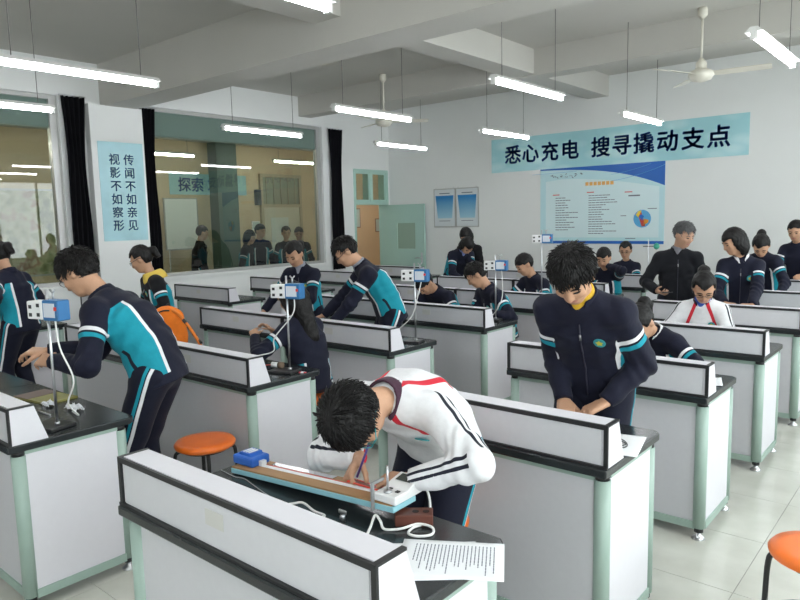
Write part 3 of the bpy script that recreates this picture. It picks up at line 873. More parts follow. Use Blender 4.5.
SKIN = V(0.52, 0.295, 0.185); LIP = V(0.47, 0.20, 0.16)
NAVY = V(0.0075, 0.0085, 0.022); BLACKC = V(0.0055, 0.0055, 0.0075); CYAN = V(0.010, 0.27, 0.35); WHT = V(0.76, 0.76, 0.78)
RED = V(0.60, 0.025, 0.045); DARKN = V(0.012, 0.014, 0.026); MAROON = V(0.055, 0.022, 0.040)

CLOTH = attr_mat('tracksuit_cloth', 0.8, 0.25, 45, 0.25, 0.05, layers=(('cyan', CYAN), ('red', RED), ('white', WHT), ('dark', DARKN)))
def band(t, lo, hi, sc=1.0): return np.minimum(t-lo, hi-t)*sc
def AND(*a): return np.minimum.reduce([np.broadcast_to(np.asarray(q, float), a[0].shape) for q in a])
def OR(a, b): return np.maximum(a, b)
def ik(S, T, L1, L2, pole):
    d = T-S; D = np.linalg.norm(d)
    if D > (L1+L2)*0.995:
        d = d*(L1+L2)*0.995/D; T = S+d; D = np.linalg.norm(d)
    u = d/D; x = (L1*L1-L2*L2+D*D)/(2*D); hh = math.sqrt(max(L1*L1-x*x, 0))
    p = pole-u*(pole@u); p = nrm(p)
    return S+u*x+p*hh, T

def add_hand(pr, W, d, n, right, s, curl, fr, detail=True, pinch=False):
    d = nrm(d); n = nrm(n-d*(n@d)); l = np.cross(d, n)*(1 if right else -1)
    for k in range(4):
        K = W+d*0.088*s+l*(0.030-0.0195*k)*s-n*0.004
        pr.append(RC(W+l*(0.016-0.011*k)*s, K, 0.016*s, 0.0125*s, 0.008))
        L = (0.070, 0.078, 0.072, 0.056)[k]*s
        c = curl*(1.0+0.12*k)
        if pinch and k > 1: c = curl*1.5
        p = K; ang = c*0.7; sp = (0.10-0.07*k)
        for q, (fl, da) in enumerate(((0.44, c*1.1), (0.31, c*0.8), (0.25, 0))):
            dv = nrm(d*math.cos(ang)+n*math.sin(ang)+l*sp)
            e = p+dv*L*fl
            pr.append(RC(p, e, fr*s*(1.0-0.08*q), fr*s*(0.93-0.08*q), 0.003))
            p = e; ang += da
    T = W+d*0.026*s+l*0.028*s
    dv = nrm(d*0.62+l*0.62+n*0.35); e = T+dv*0.042*s
    pr.append(RC(T, e, 0.0145*s, 0.0115*s, 0.008)); T = e
    dv = nrm(d*0.82+l*0.25+n*(0.45+0.3*curl)); e = T+dv*0.033*s; pr.append(RC(T, e, 0.0112*s, 0.0102*s, 0.004)); T = e
    dv = nrm(d*0.92+l*(-0.05)+n*(0.40+0.3*curl)); e = T+dv*0.027*s; pr.append(RC(T, e, 0.0102*s, 0.0085*s, 0.003))

def folds(P, sc=1.0):
    x, y, z = P[:, 0], P[:, 1], P[:, 2]
    return (np.sin(31*z+9*np.sin(7*x+2)+5*np.sin(9*y))*0.5+np.sin(23*x+17*y+11*np.sin(8*z)+1.3)*0.5)*sc

def person(label, loc, face, H=1.70, fem=False, sit=False, lean=5, side=0, twist=0, head=(15, 0, 0), wr=None, wl=None,
           pr=None, pl=None, hr=None, hl=None, curl=(0.5, 0.5), h=0.012, style='navy', hair='short', glasses=None,
           legs=True, seat=0.53, shirt=None, collar=None, emblem=True, trousers='navy', build=1.0, seatback=0.0, feet=None, skin=None,
           zip_=True, group='students in tracksuits', bag=None, name='person', pinch=False, hem=0.0, shoecol=None, drop=0.0, panel=(52, 50, 0.80), headscale=1.07):
    s = H/1.72
    a = math.radians(face)
    f = V(math.sin(a), math.cos(a), 0); r = V(math.cos(a), -math.sin(a), 0)
    base = V(loc[0], loc[1], 0)
    root = empty(name, tuple(base)); tag(root, label, 'person', group)
    th = math.radians(lean); sd = math.radians(side)
    if sit: pel = base+UP*(seat+0.085*s)-f*seatback
    else: pel = base+UP*(0.92*s-drop)-f*0.10*math.sin(th)
    def dr(t, q=1.0): return nrm(UP*math.cos(t)*math.cos(sd*q)+f*math.sin(t)+r*math.sin(sd*q))
    waist = pel+dr(th*0.45)*0.14*s; chest = waist+dr(th*0.85)*0.18*s; neck = chest+dr(th*1.08)*0.175*s
    tw = math.radians(twist)
    r2 = r*math.cos(tw)+np.cross(UP, r)*math.sin(tw)
    spd = dr(th*1.0); r2 = nrm(r2-spd*(r2@spd)); f2 = np.cross(spd, r2)
    # head
    hp, hy, hro = [math.radians(q) for q in head]
    hf0 = f*math.cos(hy)+np.cross(UP, f)*math.sin(hy)
    hu = nrm(UP*math.cos(hp)+hf0*math.sin(hp)); hf = nrm(hf0*math.cos(hp)-UP*math.sin(hp)); hx = np.cross(hf, hu)
    if hro:
        hu, hx = nrm(hu*math.cos(hro)+hx*math.sin(hro)), nrm(hx*math.cos(hro)-hu*math.sin(hro))
    J = neck+nrm(dr(th*0.9)+hu*0.9)*0.075*s
    hs = (s*0.5+0.5)*headscale                      # heads vary less than bodies
    c = J+hu*0.098*hs+hf*0.018*hs
    HA = np.array([hx, hf, hu])
    def hl_(x, y, z): return c+(hx*x+hf*y+hu*z)*hs
    # shoulders and arms
    sw = (0.146 if fem else 0.162)*s*build
    shc = neck-spd*0.045*s
    SR = shc+r2*sw+f2*0.012-spd*0.034*s; SL = shc-r2*sw+f2*0.012-spd*0.034*s
    L1, L2 = 0.285*s, 0.245*s
    dR = V(*wr) if wr is not None else SR-UP*0.49*s+r2*0.06+f2*0.06
    dL = V(*wl) if wl is not None else SL-UP*0.49*s-r2*0.06+f2*0.06
    pR = V(*pr) if pr is not None else -f*0.5-UP*0.5+r*0.55
    pL = V(*pl) if pl is not None else -f*0.5-UP*0.5-r*0.55
    ER, WR = ik(SR, dR, L1, L2, pR); EL_, WL = ik(SL, dL, L1, L2, pL)
    # legs
    hips = []
    for q in (1, -1):
        hp_ = pel+r*q*0.088*s-UP*0.02*s
        if sit:
            kn_dir = f
            ank = base+f*(0.36*s-seatback)+r*q*0.11*s+UP*0.085
        else:
            ank = base+r*q*0.10*s+UP*0.085
            if feet is not None: ank = ank+f*feet[0 if q > 0 else 1]
        kn, ank = ik(hp_, ank, 0.435*s, 0.42*s, f+UP*(0.8 if sit else 0))
        hips.append((hp_, kn, ank))
    sk = SKIN if skin is None else skin
    near = h < 0.0085
    fr = 0.0088 if near else (0.0098 if h < 0.0125 else 0.012)
    # ---- body
    B = []
    B.append(TORSO([pel, waist, chest, neck-spd*0.03*s], [(0.135*s, 0.085*s), (0.125*s, 0.085*s), (0.14*s, 0.095*s), (0.085*s, 0.06*s)], [r, r, r2, r2], 0.03))
    B.append(RC(neck-spd*0.03, J+hu*0.03, 0.058*s*(0.86 if fem else 1), 0.050*s*(0.86 if fem else 1), 0.025))
    for S, E, Wp, right in ((SR, ER, WR, True), (SL, EL_, WL, False)):
        B.append(RC(shc, S, 0.055*s, 0.05*s, 0.03)); B.append(RC(S, E, 0.045*s, 0.036*s, 0.015)); B.append(RC(E, Wp, 0.036*s, 0.024*s, 0.012))
    for (p0, k0, a0) in hips:
        B.append(RC(p0, k0, 0.078*s, 0.052*s, 0.03)); B.append(RC(k0, a0, 0.050*s, 0.036*s, 0.012))
        B.append(RC(a0-UP*0.035, a0+f*0.13*s-UP*0.05, 0.032, 0.026, 0.012))
    hand_def_R = (WR-ER, None); hand_def_L = (WL-EL_, None)
    for W_, E_, spec, right, cu in ((WR, ER, hr, True, curl[0]), (WL, EL_, hl, False, curl[1])):
        d_ = nrm(W_-E_); n_ = -UP*0.8-(r if right else -r)*0.5
        if spec is not None:
            if spec[0] is not None: d_ = V(*spec[0])
            if spec[1] is not None: n_ = V(*spec[1])
        add_hand(B, W_, d_, n_, right, 0.94*s if fem else s, cu, fr, near, pinch)
    # head: skull, face, jaw, nose, ears, brow
    B.append(EL(hl_(0, -0.012, 0.022), HA, (0.074*hs, 0.092*hs, 0.094*hs), 0.02))
    B.append(EL(hl_(0, 0.022, -0.028), HA, (0.060*hs, 0.068*hs, 0.078*hs), 0.03))
    B.append(EL(hl_(0, 0.050, -0.082), HA, (0.034*hs, 0.030*hs, 0.024*hs), 0.03))
    B.append(RC(hl_(0, 0.084, 0.010), hl_(0, 0.098, -0.026), 0.008*hs, 0.012*hs, 0.012))
    B.append(EL(hl_(0, 0.092, -0.029), HA, (0.017*hs, 0.010*hs, 0.008*hs), 0.008))
    B.append(EL(hl_(0, 0.083, -0.056), HA, (0.022*hs, 0.008*hs, 0.0085*hs), 0.006))
    for q in (1, -1):
        B.append(EL(hl_(q*0.030, 0.072, 0.022), HA, (0.026*hs, 0.012*hs, 0.009*hs), 0.014))
        B.append(EL(hl_(q*0.036, 0.064, -0.022), HA, (0.024*hs, 0.018*hs, 0.018*hs), 0.02))
        B.append(EL(hl_(q*0.076, -0.008, -0.006), HA, (0.010*hs, 0.019*hs, 0.031*hs), 0.006))
    v, qd = isomesh(B, h)
    q = (v-c)@HA.T/hs
    col = np.tile(sk, (len(v), 1))
    lipm = (np.abs(q[:, 0]) < 0.022) & (np.abs(q[:, 2]+0.056) < 0.0075) & (q[:, 1] > 0.07)
    col[lipm] = LIP*(sk/SKIN)
    npmesh('body', v, qd, SKINM, root, col, base)
    # eyes and brows, laid on the face surface
    def face_y(pts):
        X = np.array(pts, float); lo_ = np.full(len(X), 0.02); hi_ = np.full(len(X), 0.14)
        for _ in range(16):
            m_ = (lo_+hi_)/2
            P = c+(hx[None]*X[:, :1]+hf[None]*m_[:, None]+hu[None]*X[:, 1:2])*hs
            D = evalp(B, P[None], 0.5)[0]
            lo_ = np.where(D < 0, m_, lo_); hi_ = np.where(D < 0, hi_, m_)
        return lo_
    for qq in (1, -1):
        o = [(qq*0.031+0.0145*math.cos(2*PI*i/10), 0.003+0.0052*math.sin(2*PI*i/10)) for i in range(10)]+[(qq*0.031, 0.003)]
        ys = face_y(o)
        vs = [tuple(hl_(x, y+(0.0015 if k < 10 else 0.0030), z)-base) for k, ((x, z), y) in enumerate(zip(o, ys))]
        MB().add(vs, [(i, (i+1) % 10, 10) for i in range(10)], True).build('eye', EYEM, root)
        o = [(qq*x, z) for x, z in ((0.012, 0.021), (0.024, 0.0265), (0.038, 0.027), (0.051, 0.021))]
        ys = face_y(o)
        MB().tube([tuple(hl_(x, y, z)-base) for (x, z), y in zip(o, ys)], [0.0032, 0.0042, 0.0036, 0.0018], 6).build('eyebrow', GREYHAIR if hair == 'grey' else HAIRM, root)
    # ---- trousers
    if legs:
        Tp = []
        hw = 1.0
        Tp.append(TORSO([pel-nrm(waist-pel)*0.03*s, pel+nrm(waist-pel)*0.10*s], [(0.155*s*build, 0.112*s), (0.150*s*build, 0.105*s)], [r, r], 0.04))
        for (p0, k0, a0) in hips:
            Tp.append(RC(p0, k0, 0.100*s, 0.074*s, 0.04)); Tp.append(RC(k0, a0, 0.074*s, 0.062*s, 0.02))
        def post_t(P, D):
            return np.maximum(D-0.003*folds(P*0.8), -(P[:, 2]-0.055))
        v, qd = isomesh(Tp, max(h, 0.008), post_t)
        tc = {'navy': NAVY*0.9, 'black': BLACKC, 'dark': DARKN}[trousers]
        col = np.tile(tc, (len(v), 1))
        lay = None
        if trousers == 'navy':
            wf = np.full(len(v), -1.0); cf = np.full(len(v), -1.0)
            for i, (p0, k0, a0) in enumerate(hips):
                q_ = 1 if i == 0 else -1
                for A_, B_ in ((p0, k0), (k0, a0)):
                    ba = B_-A_; t = np.clip((v-A_)@ba/(ba@ba), 0, 1); off = v-A_-t[:, None]*ba
                    lat = off@r*q_; fw = off@np.cross(nrm(ba), r)
                    m = AND(0.118*s-np.linalg.norm(off, axis=1), lat-0.03)
                    cf = OR(cf, AND(m, band(fw, -0.006, 0.012))); wf = OR(wf, AND(m, band(fw, 0.018, 0.036)))
            lay = {'white': wf, 'cyan': cf}
        npmesh('trousers', v, qd, CLOTH, root, col, base, lay)
        for (p0, k0, a0) in hips:
            ft = V(a0[0], a0[1], 0)
            S_ = [RC(ft-f*0.045*s+UP*0.045, ft+f*0.10*s+UP*0.035, 0.045*s, 0.042*s, 0.02), RC(ft+UP*0.06, ft+UP*0.09, 0.045*s, 0.045*s, 0.02)]
            v, qd = isomesh(S_, 0.012, lambda P, D: np.maximum(D, -(P[:, 2]-0.001)))
            npmesh('shoe', v, qd, shoecol or (SHOE if trousers == 'navy' else DSHOE), root, None, base)
    # ---- jacket
    bl = build
    hemp = pel-nrm(waist-pel)*(0.075+hem)*s
    TJ = TORSO([hemp, waist, chest, neck-spd*0.035*s], [(0.172*s*bl, 0.130*s), (0.168*s*bl, 0.128*s), (0.178*s*bl, 0.130*s), (0.100*s, 0.078*s)], [r, r, r2, r2], 0.035)
    JP = [TJ]
    arms = []
    for S, E, Wp, q_ in ((SR, ER, WR, 1), (SL, EL_, WL, -1)):
        we = E+(Wp-E)*0.99
        A1 = [RC(neck-spd*0.035*s+r2*q_*0.03*s, S, 0.062*s, 0.066*s, 0.04), RC(S, E, 0.067*s, 0.057*s, 0.03), RC(E, we, 0.058*s, 0.041*s, 0.02)]
        JP += A1; arms.append((A1, S, E, we, q_))
    nk = nrm(J-neck)
    cuts = []
    for (A1, S, E, we, q_) in arms: cuts.append((we, nrm(we-E)))
    hd = nrm(waist-pel)
    def post_j(P, D):
        D = D-0.0042*folds(P)
        for (A1, S, E, we, q_) in arms:       # sleeve folds round the elbow
            ba = we-E; t = (P-E)@ba/(ba@ba)
            w = np.exp(-((t-0.1)/0.35)**2)*np.exp(-(np.linalg.norm(P-E, axis=1)/0.13)**2)
            D = D-0.006*w*np.sin(t*26+4*np.sin((P@r)*18))
            al = (P-we)@nrm(ba); rad = np.linalg.norm(P-we, axis=1)
            D = np.where((rad < 0.10), np.maximum(D, al), D)
        al = (P-hemp)@hd
        rad = np.linalg.norm(P-hemp-al[:, None]*hd, axis=1)
        D = np.where(rad < 0.26, np.maximum(D, -(al+0.005)), D)
        return D
    hj = max(h, 0.0062)
    v, qd = isomesh(JP, hj, post_j)
    loc_ = TJ.local(v)
    dT = loc_[:, 0]; xl = loc_[:, 1]; yl = loc_[:, 2]; vv = loc_[:, 3]; xn = loc_[:, 4]; yn = loc_[:, 5]
    arm_d = []
    for (A1, S, E, we, q_) in arms:
        arm_d.append(np.minimum(np.minimum(A1[1].d(v), A1[2].d(v)), 9))
    basec = {'navy': NAVY, 'black': BLACKC, 'teacher': V(0.006, 0.0065, 0.010), 'white': WHT, 'hoodie': BLACKC*1.2, 'grey': V(0.05, 0.05, 0.055)}[style]
    col = np.tile(basec, (len(v), 1))
    da = dT-np.minimum(arm_d[0], arm_d[1])-0.002          # > 0 on the sleeves
    neg = np.full(len(v), -1.0); LW, LC, LR, LD = neg, neg, neg, neg
    if style in ('navy', 'hoodie'):
        ang = np.degrees(np.arctan2(yn, np.abs(xn)))
        sc = 0.0025
        vlen = 0.5*s
        lim = band(vv, 0.075, panel[2], vlen)
        LC = AND(-da, band(ang, -panel[0], panel[1], sc), lim)
        LW = AND(-da-0.004, OR(band(ang, panel[1]-1, panel[1]+6, sc), band(ang, -panel[0]-6, -panel[0]+1, sc)), lim)
        LD = AND(-da, band(ang-(14+60*(vv-0.3)), -5, 5, sc), band(vv, 0.17, 0.40, vlen))
        for (A1, S, E, we, q_) in arms:
            ba = E-S; t = (v-S)@ba/(ba@ba); off = v-S-np.clip(t, 0, 1)[:, None]*ba; bl_ = np.linalg.norm(ba)
            reg = AND(0.112*s-np.linalg.norm(off, axis=1), ((v-shc)@r2)*q_-0.105*s, da+0.012)
            tt = t+0.035*((off@(r2*q_))/0.08)
            LW = OR(LW, AND(reg, band(tt, 0.37, 0.445, bl_))); LC = OR(LC, AND(reg, band(tt, 0.48, 0.565, bl_)))
            LC = AND(LC, -AND(reg, band(tt, 0.44, 0.48, bl_))-0.0001)
    if style == 'white':
        LR = AND(-da, (0.05-vv)*0.5)
        for (A1, S, E, we, q_) in arms:
            Ns = neck+r2*q_*0.055*s-spd*0.01
            for fs_ in (1, -1):
                Af = S+f2*fs_*0.06*s-spd*0.135*s-r2*q_*0.015*s
                L_ = Af-Ns; nn = nrm(np.cross(L_, f2)); t = (v-Ns)@L_/(L_@L_)
                LR = OR(LR, AND(0.0135*s-np.abs((v-Ns)@nn), ((v-shc)@f2)*fs_, band(t, -0.05, 1.02, 0.3), ((v-shc)@r2)*q_))
            for i, (A_, B_) in enumerate(((S, E), (E, we))):
                ba = B_-A_; bn = nrm(ba); t = (v-A_)@ba/(ba@ba); off = v-A_-np.clip(t, 0, 1)[:, None]*ba
                up_ = nrm(UP*0.7+r2*q_*0.75+f2*0.3); up_ = nrm(up_-bn*(up_@bn)); lt = np.cross(bn, up_)
                w = off@lt; o_ = off@up_
                an = np.degrees(np.arctan2(w, o_))
                own, oth = A1[1+i].d(v), A1[2-i].d(v)
                LD = OR(LD, AND(0.03-own, oth-own+0.012, da+0.010, band(t, -0.12 if i == 0 else 0.0, 1.0, 0.25), (7.0-np.abs(np.abs(an)-15))*0.0012))
    lay = {'white': LW, 'cyan': LC, 'red': LR, 'dark': LD}
    npj = npmesh('jacket', v, qd, CLOTH, root, col, base, lay)
    # ---- collar: a folded band round the neck
    ccol = collar if collar is not None else {'navy': NAVY, 'black': BLACKC, 'teacher': BLACKC, 'white': MAROON, 'hoodie': V(0.72, 0.52, 0.10), 'grey': BLACKC}[style]
    n0 = neck-nk*0.045*s; big = 1.0
    cr = 0.080*s if style != 'hoodie' else 0.092*s
    CP = [RC(n0, neck+nk*0.040*s, cr*1.12, cr*0.86, 0.01)]
    if style == 'hoodie':
        CP += [EL(neck-f2*0.085*s-spd*0.05*s, [r2, f2, spd], (0.115*s, 0.055*s, 0.085*s), 0.05)]
    fopen = nrm(f2*1.0+nk*0.25)
    def post_c(P, D):
        ax = (P-n0)@nk; rr = np.linalg.norm(P-n0-ax[:, None]*nk, axis=1)
        inner = rr-(cr*0.80)
        D = np.maximum(D, -inner) if style != 'hoodie' else np.maximum(D, -(rr-cr*0.66))
        D = np.maximum(D, (ax-0.078*s)); D = np.maximum(D, -(ax-(0.014*s if style != 'hoodie' else -0.02*s)))
        if style != 'hoodie':
            x_ = np.abs((P-n0)@r2); y_ = (P-n0)@f2
            D = np.maximum(D, np.where(y_ > 0, 0.012+0.35*np.maximum(ax-0.01, 0)-x_, -1))
        return D
    v, qd = isomesh(CP, min(max(h*0.7, 0.0055), 0.008), post_c)
    col = np.tile(ccol, (len(v), 1))
    if style == 'white':
        ax = (v-n0)@nk; col[np.abs(ax-0.022*s) < 0.006*s] = WHT
    if len(v): npmesh('collar' if style != 'hoodie' else 'hood', v, qd, CLOTH, root, col, base)
    if shirt is not None:
        SP = [RC(neck-nk*0.05*s, neck+nk*0.048*s, 0.066*s, 0.061*s, 0.01), EL(neck-spd*0.035*s+f2*0.055*s, [r2, f2, spd], (0.036*s, 0.026*s, 0.05*s), 0.02)]
        v, qd = isomesh(SP, 0.008, lambda P, D: np.maximum(D, ((P-neck)@nk-0.05*s)))
        npmesh('shirt', v, qd, CLOTH, root, np.tile(shirt, (len(v), 1)), base)
    # ---- zip, emblem
    def surf(x, vpos, extra=0.004):
        """a point on the jacket front at lateral x and spine position vpos (0..1)"""
        i = min(int(vpos*3), 2); t = vpos*3-i
        p = TJ.p[i]+(TJ.p[i+1]-TJ.p[i])*t; w = nrm(TJ.p[i+1]-TJ.p[i])
        rr_ = nrm(TJ.rt[i]+TJ.rt[i+1]); rr_ = nrm(rr_-w*(rr_@w)); ff = np.cross(w, rr_)
        lo_, hi_ = 0.0, 0.4
        for _ in range(22):
            m_ = (lo_+hi_)/2; pp = (p+rr_*x+ff*m_)[None]
            D = evalp(JP, pp[None], 0.5)[0]
            D = post_j(pp, D)[0]
            if D < 0: lo_ = m_
            else: hi_ = m_
        return p+rr_*x+ff*(lo_+extra), ff, rr_, w
    if zip_ and style in ('navy', 'teacher', 'hoodie', 'black') and h < 0.0125:
        pts = [surf(0, q, 0.002)[0]-base for q in np.linspace(0.10, 0.90, 12)]
        zp = MB().tube([tuple(p) for p in pts], 0.0035, 6).build('zip', mat('zip_tape', (0.03, 0.03, 0.05), 0.5), npj)
        p = surf(0, 0.80, 0.006)[0]-base; p2 = surf(0, 0.74, 0.006)[0]-base
        MB().tube([tuple(p), tuple(p2)], 0.005, 6).build('zip_pull', ZIP, npj)
    if emblem and style in ('navy', 'white', 'hoodie') and h < 0.0125:
        p, ff, rr_, w = surf(-0.082*s, 0.72, 0.007)
        def disc(rad, th_, m_, nm, lift):
            vs = []
            for lv in (0, th_):
                for i in range(20):
                    t = 2*PI*i/20; vs.append(tuple(p-base+ff*(lift+lv)+(rr_*math.cos(t)+w*math.sin(t))*rad))
            fs = [tuple(range(20))[::-1], tuple(range(20, 40))]+[(i, (i+1) % 20, 20+(i+1) % 20, 20+i) for i in range(20)]
            return MB().add(vs, fs).build(nm, m_, npj)
        disc(0.027, 0.003, mat('emblem_ring', (0.03, 0.30, 0.33), 0.6), 'emblem', -0.001)
        st = []
        for i in range(10):
            t = 2*PI*i/10+PI/2; q = 0.019 if i % 2 == 0 else 0.011
            st.append(tuple(p-base+ff*0.0035+(rr_*math.cos(t)+w*math.sin(t))*q))
        MB().add(st, [tuple(range(10))]).build('emblem_star', mat('emblem_gold', (0.60, 0.55, 0.06), 0.6), npj)
    # ---- hair
    HP = [EL(hl_(0, -0.014, 0.026), HA, (0.086*hs, 0.104*hs, 0.104*hs), 0.02)]
    if hair in ('bob', 'long'):
        HP.append(EL(hl_(0, -0.030, -0.045), HA, (0.096*hs, 0.085*hs, 0.110*hs), 0.04))
    if hair == 'long':
        HP.append(RC(hl_(0, -0.075, -0.03), neck-spd*0.16*s-f2*0.10*s, 0.075*hs, 0.055*hs, 0.05))
    if hair == 'tail':
        HP.append(RC(hl_(0, -0.098, 0.03), hl_(0, -0.135, 0.02), 0.030*hs, 0.030*hs, 0.015)); HP.append(RC(hl_(0, -0.135, 0.02), hl_(0.01, -0.150, -0.13), 0.034*hs, 0.014*hs, 0.02))
    if hair == 'bun':
        HP.append(EL(hl_(0, -0.105, 0.075), HA, (0.045*hs, 0.045*hs, 0.042*hs), 0.01))
    rs = np.random.RandomState(abs(hash(label)) % 1000 if False else len(label)*7+int(abs(loc[0])*100))
    ph = rs.rand(3)*6
    def post_h(P, D):
        q = (P-c)@HA.T/hs
        x, y, z = q[:, 0], q[:, 1], q[:, 2]
        amp = 0.0025
        D = D-amp*hs*np.sin(95*x+ph[0]+3*np.sin(40*y))*np.sin(80*y+ph[1]+3*np.sin(50*z))
        if hair in ('bob', 'long'):
            face_ = np.minimum.reduce([y-0.012-0.35*np.maximum(-z, 0)*0, 0.045+0.008*np.sin(60*x+ph[2])-z, 0.066-np.abs(x)])
            D = np.maximum(D, face_)
            D = np.maximum(D, np.where(np.abs(x) < 0.045, np.minimum(y-0.0, -0.05-z), -1))
        else:
            line = 0.052+0.010*np.sin(70*x+ph[2])+(0.012 if hair != 'short' else -0.004)
            face_ = np.minimum(y-0.030, line-z)                       # forehead and face
            D = np.maximum(D, face_)
            ear = np.minimum(y+0.032, 0.020-z)                        # around the ears
            D = np.maximum(D, ear)
            D = np.maximum(D, -0.055-z+0.35*(y+0.05)) if hair in ('short', 'grey') else np.maximum(D, -0.060-z)
            sb = np.minimum(np.minimum(y-0.012, 0.032-z), 1.0)
            D = np.maximum(D, np.minimum(y+0.005, 0.008-z))
        return D
    hh = min(max(h*0.62, 0.0045), 0.0075)
    hm = GREYHAIR if hair == 'grey' else HAIRM
    v, qd = isomesh(HP, hh, post_h)
    ho = npmesh('hair', v, qd, hm, root, None, base)
    if hair in ('short', 'grey') and h < 0.0125:
        nt_ = 1100 if near else 320
        q = (v-c)@HA.T/hs
        ctr = V(0, -0.014, 0.026)
        ok = np.where(np.linalg.norm(q-ctr, axis=1) > 0.08)[0]
        pick = rs.choice(ok, min(nt_, len(ok)), replace=False)
        m = MB()
        for i in pick:
            qq = q[i]; n_ = nrm(HA.T@(qq-ctr))
            rad_ = hx*qq[0]+hf*(qq[1]+0.045)                        # away from the whorl at the back of the crown
            flow = nrm(nrm(rad_)*0.9-hu*0.45+hx*rs.uniform(-0.35, 0.35)+hf*rs.uniform(-0.1, 0.35))
            flow = nrm(flow-n_*(flow@n_))
            dv = nrm(n_*rs.uniform(0.12, 0.50)+flow)
            L = rs.uniform(0.022, 0.042)*hs*(0.55 if qq[2] < 0.0 else 1.0)
            p0 = v[i]-base-n_*0.003
            m.tube([tuple(p0), tuple(p0+dv*L*0.55+n_*0.001), tuple(p0+dv*L-n_*0.005)], [0.0034, 0.0028, 0.0005], 3, caps=False)
        t = m.build('hair_tufts', hm, ho); t['kind'] = 'stuff'
    # ---- spectacles
    if glasses:
        gm = {'dark': FRAME, 'teal': mat('teal_frame', (0.02, 0.32, 0.36), 0.3)}[glasses]
        m = MB()
        e = []
        for qq in (1, -1):
            pts = []
            for i in range(17):
                t = 2*PI*i/16; pts.append(tuple(hl_(qq*0.033+0.024*math.cos(t), 0.094-0.1*abs(0.033+0.024*math.cos(t)*qq)*0.6, 0.002+0.0155*math.sin(t))-base))
            m.tube(pts, 0.0016, 6)
            m.tube([tuple(hl_(qq*0.057, 0.090, 0.006)-base), tuple(hl_(qq*0.079, 0.060, 0.006)-base), tuple(hl_(qq*0.084, -0.012, 0.010)-base), tuple(hl_(qq*0.082, -0.03, -0.004)-base)], 0.0020 if near else 0.0026, 6)
        m.tube([tuple(hl_(-0.010, 0.098, 0.005)-base), tuple(hl_(0, 0.101, 0.008)-base), tuple(hl_(0.010, 0.098, 0.005)-base)], 0.0018, 6)
        g = m.build('glasses', gm, root)
        for qq in (1, -1):
            m = MB(); vs = [tuple(hl_(qq*0.033+0.0235*math.cos(2*PI*i/14), 0.0935-0.002, 0.002+0.015*math.sin(2*PI*i/14))-base) for i in range(14)]
            m.add(vs, [tuple(range(14))]); m.build('lens', LENS, g)
    info = dict(root=root, head=c, HA=HA, WR=WR, WL=WL, ER=ER, EL=EL_, neck=neck, pel=pel, r=r, f=f, hips=hips, surf=surf, jacket=npj, base=base, dhr=nrm(WR-ER), dhl=nrm(WL-EL_))
    return info

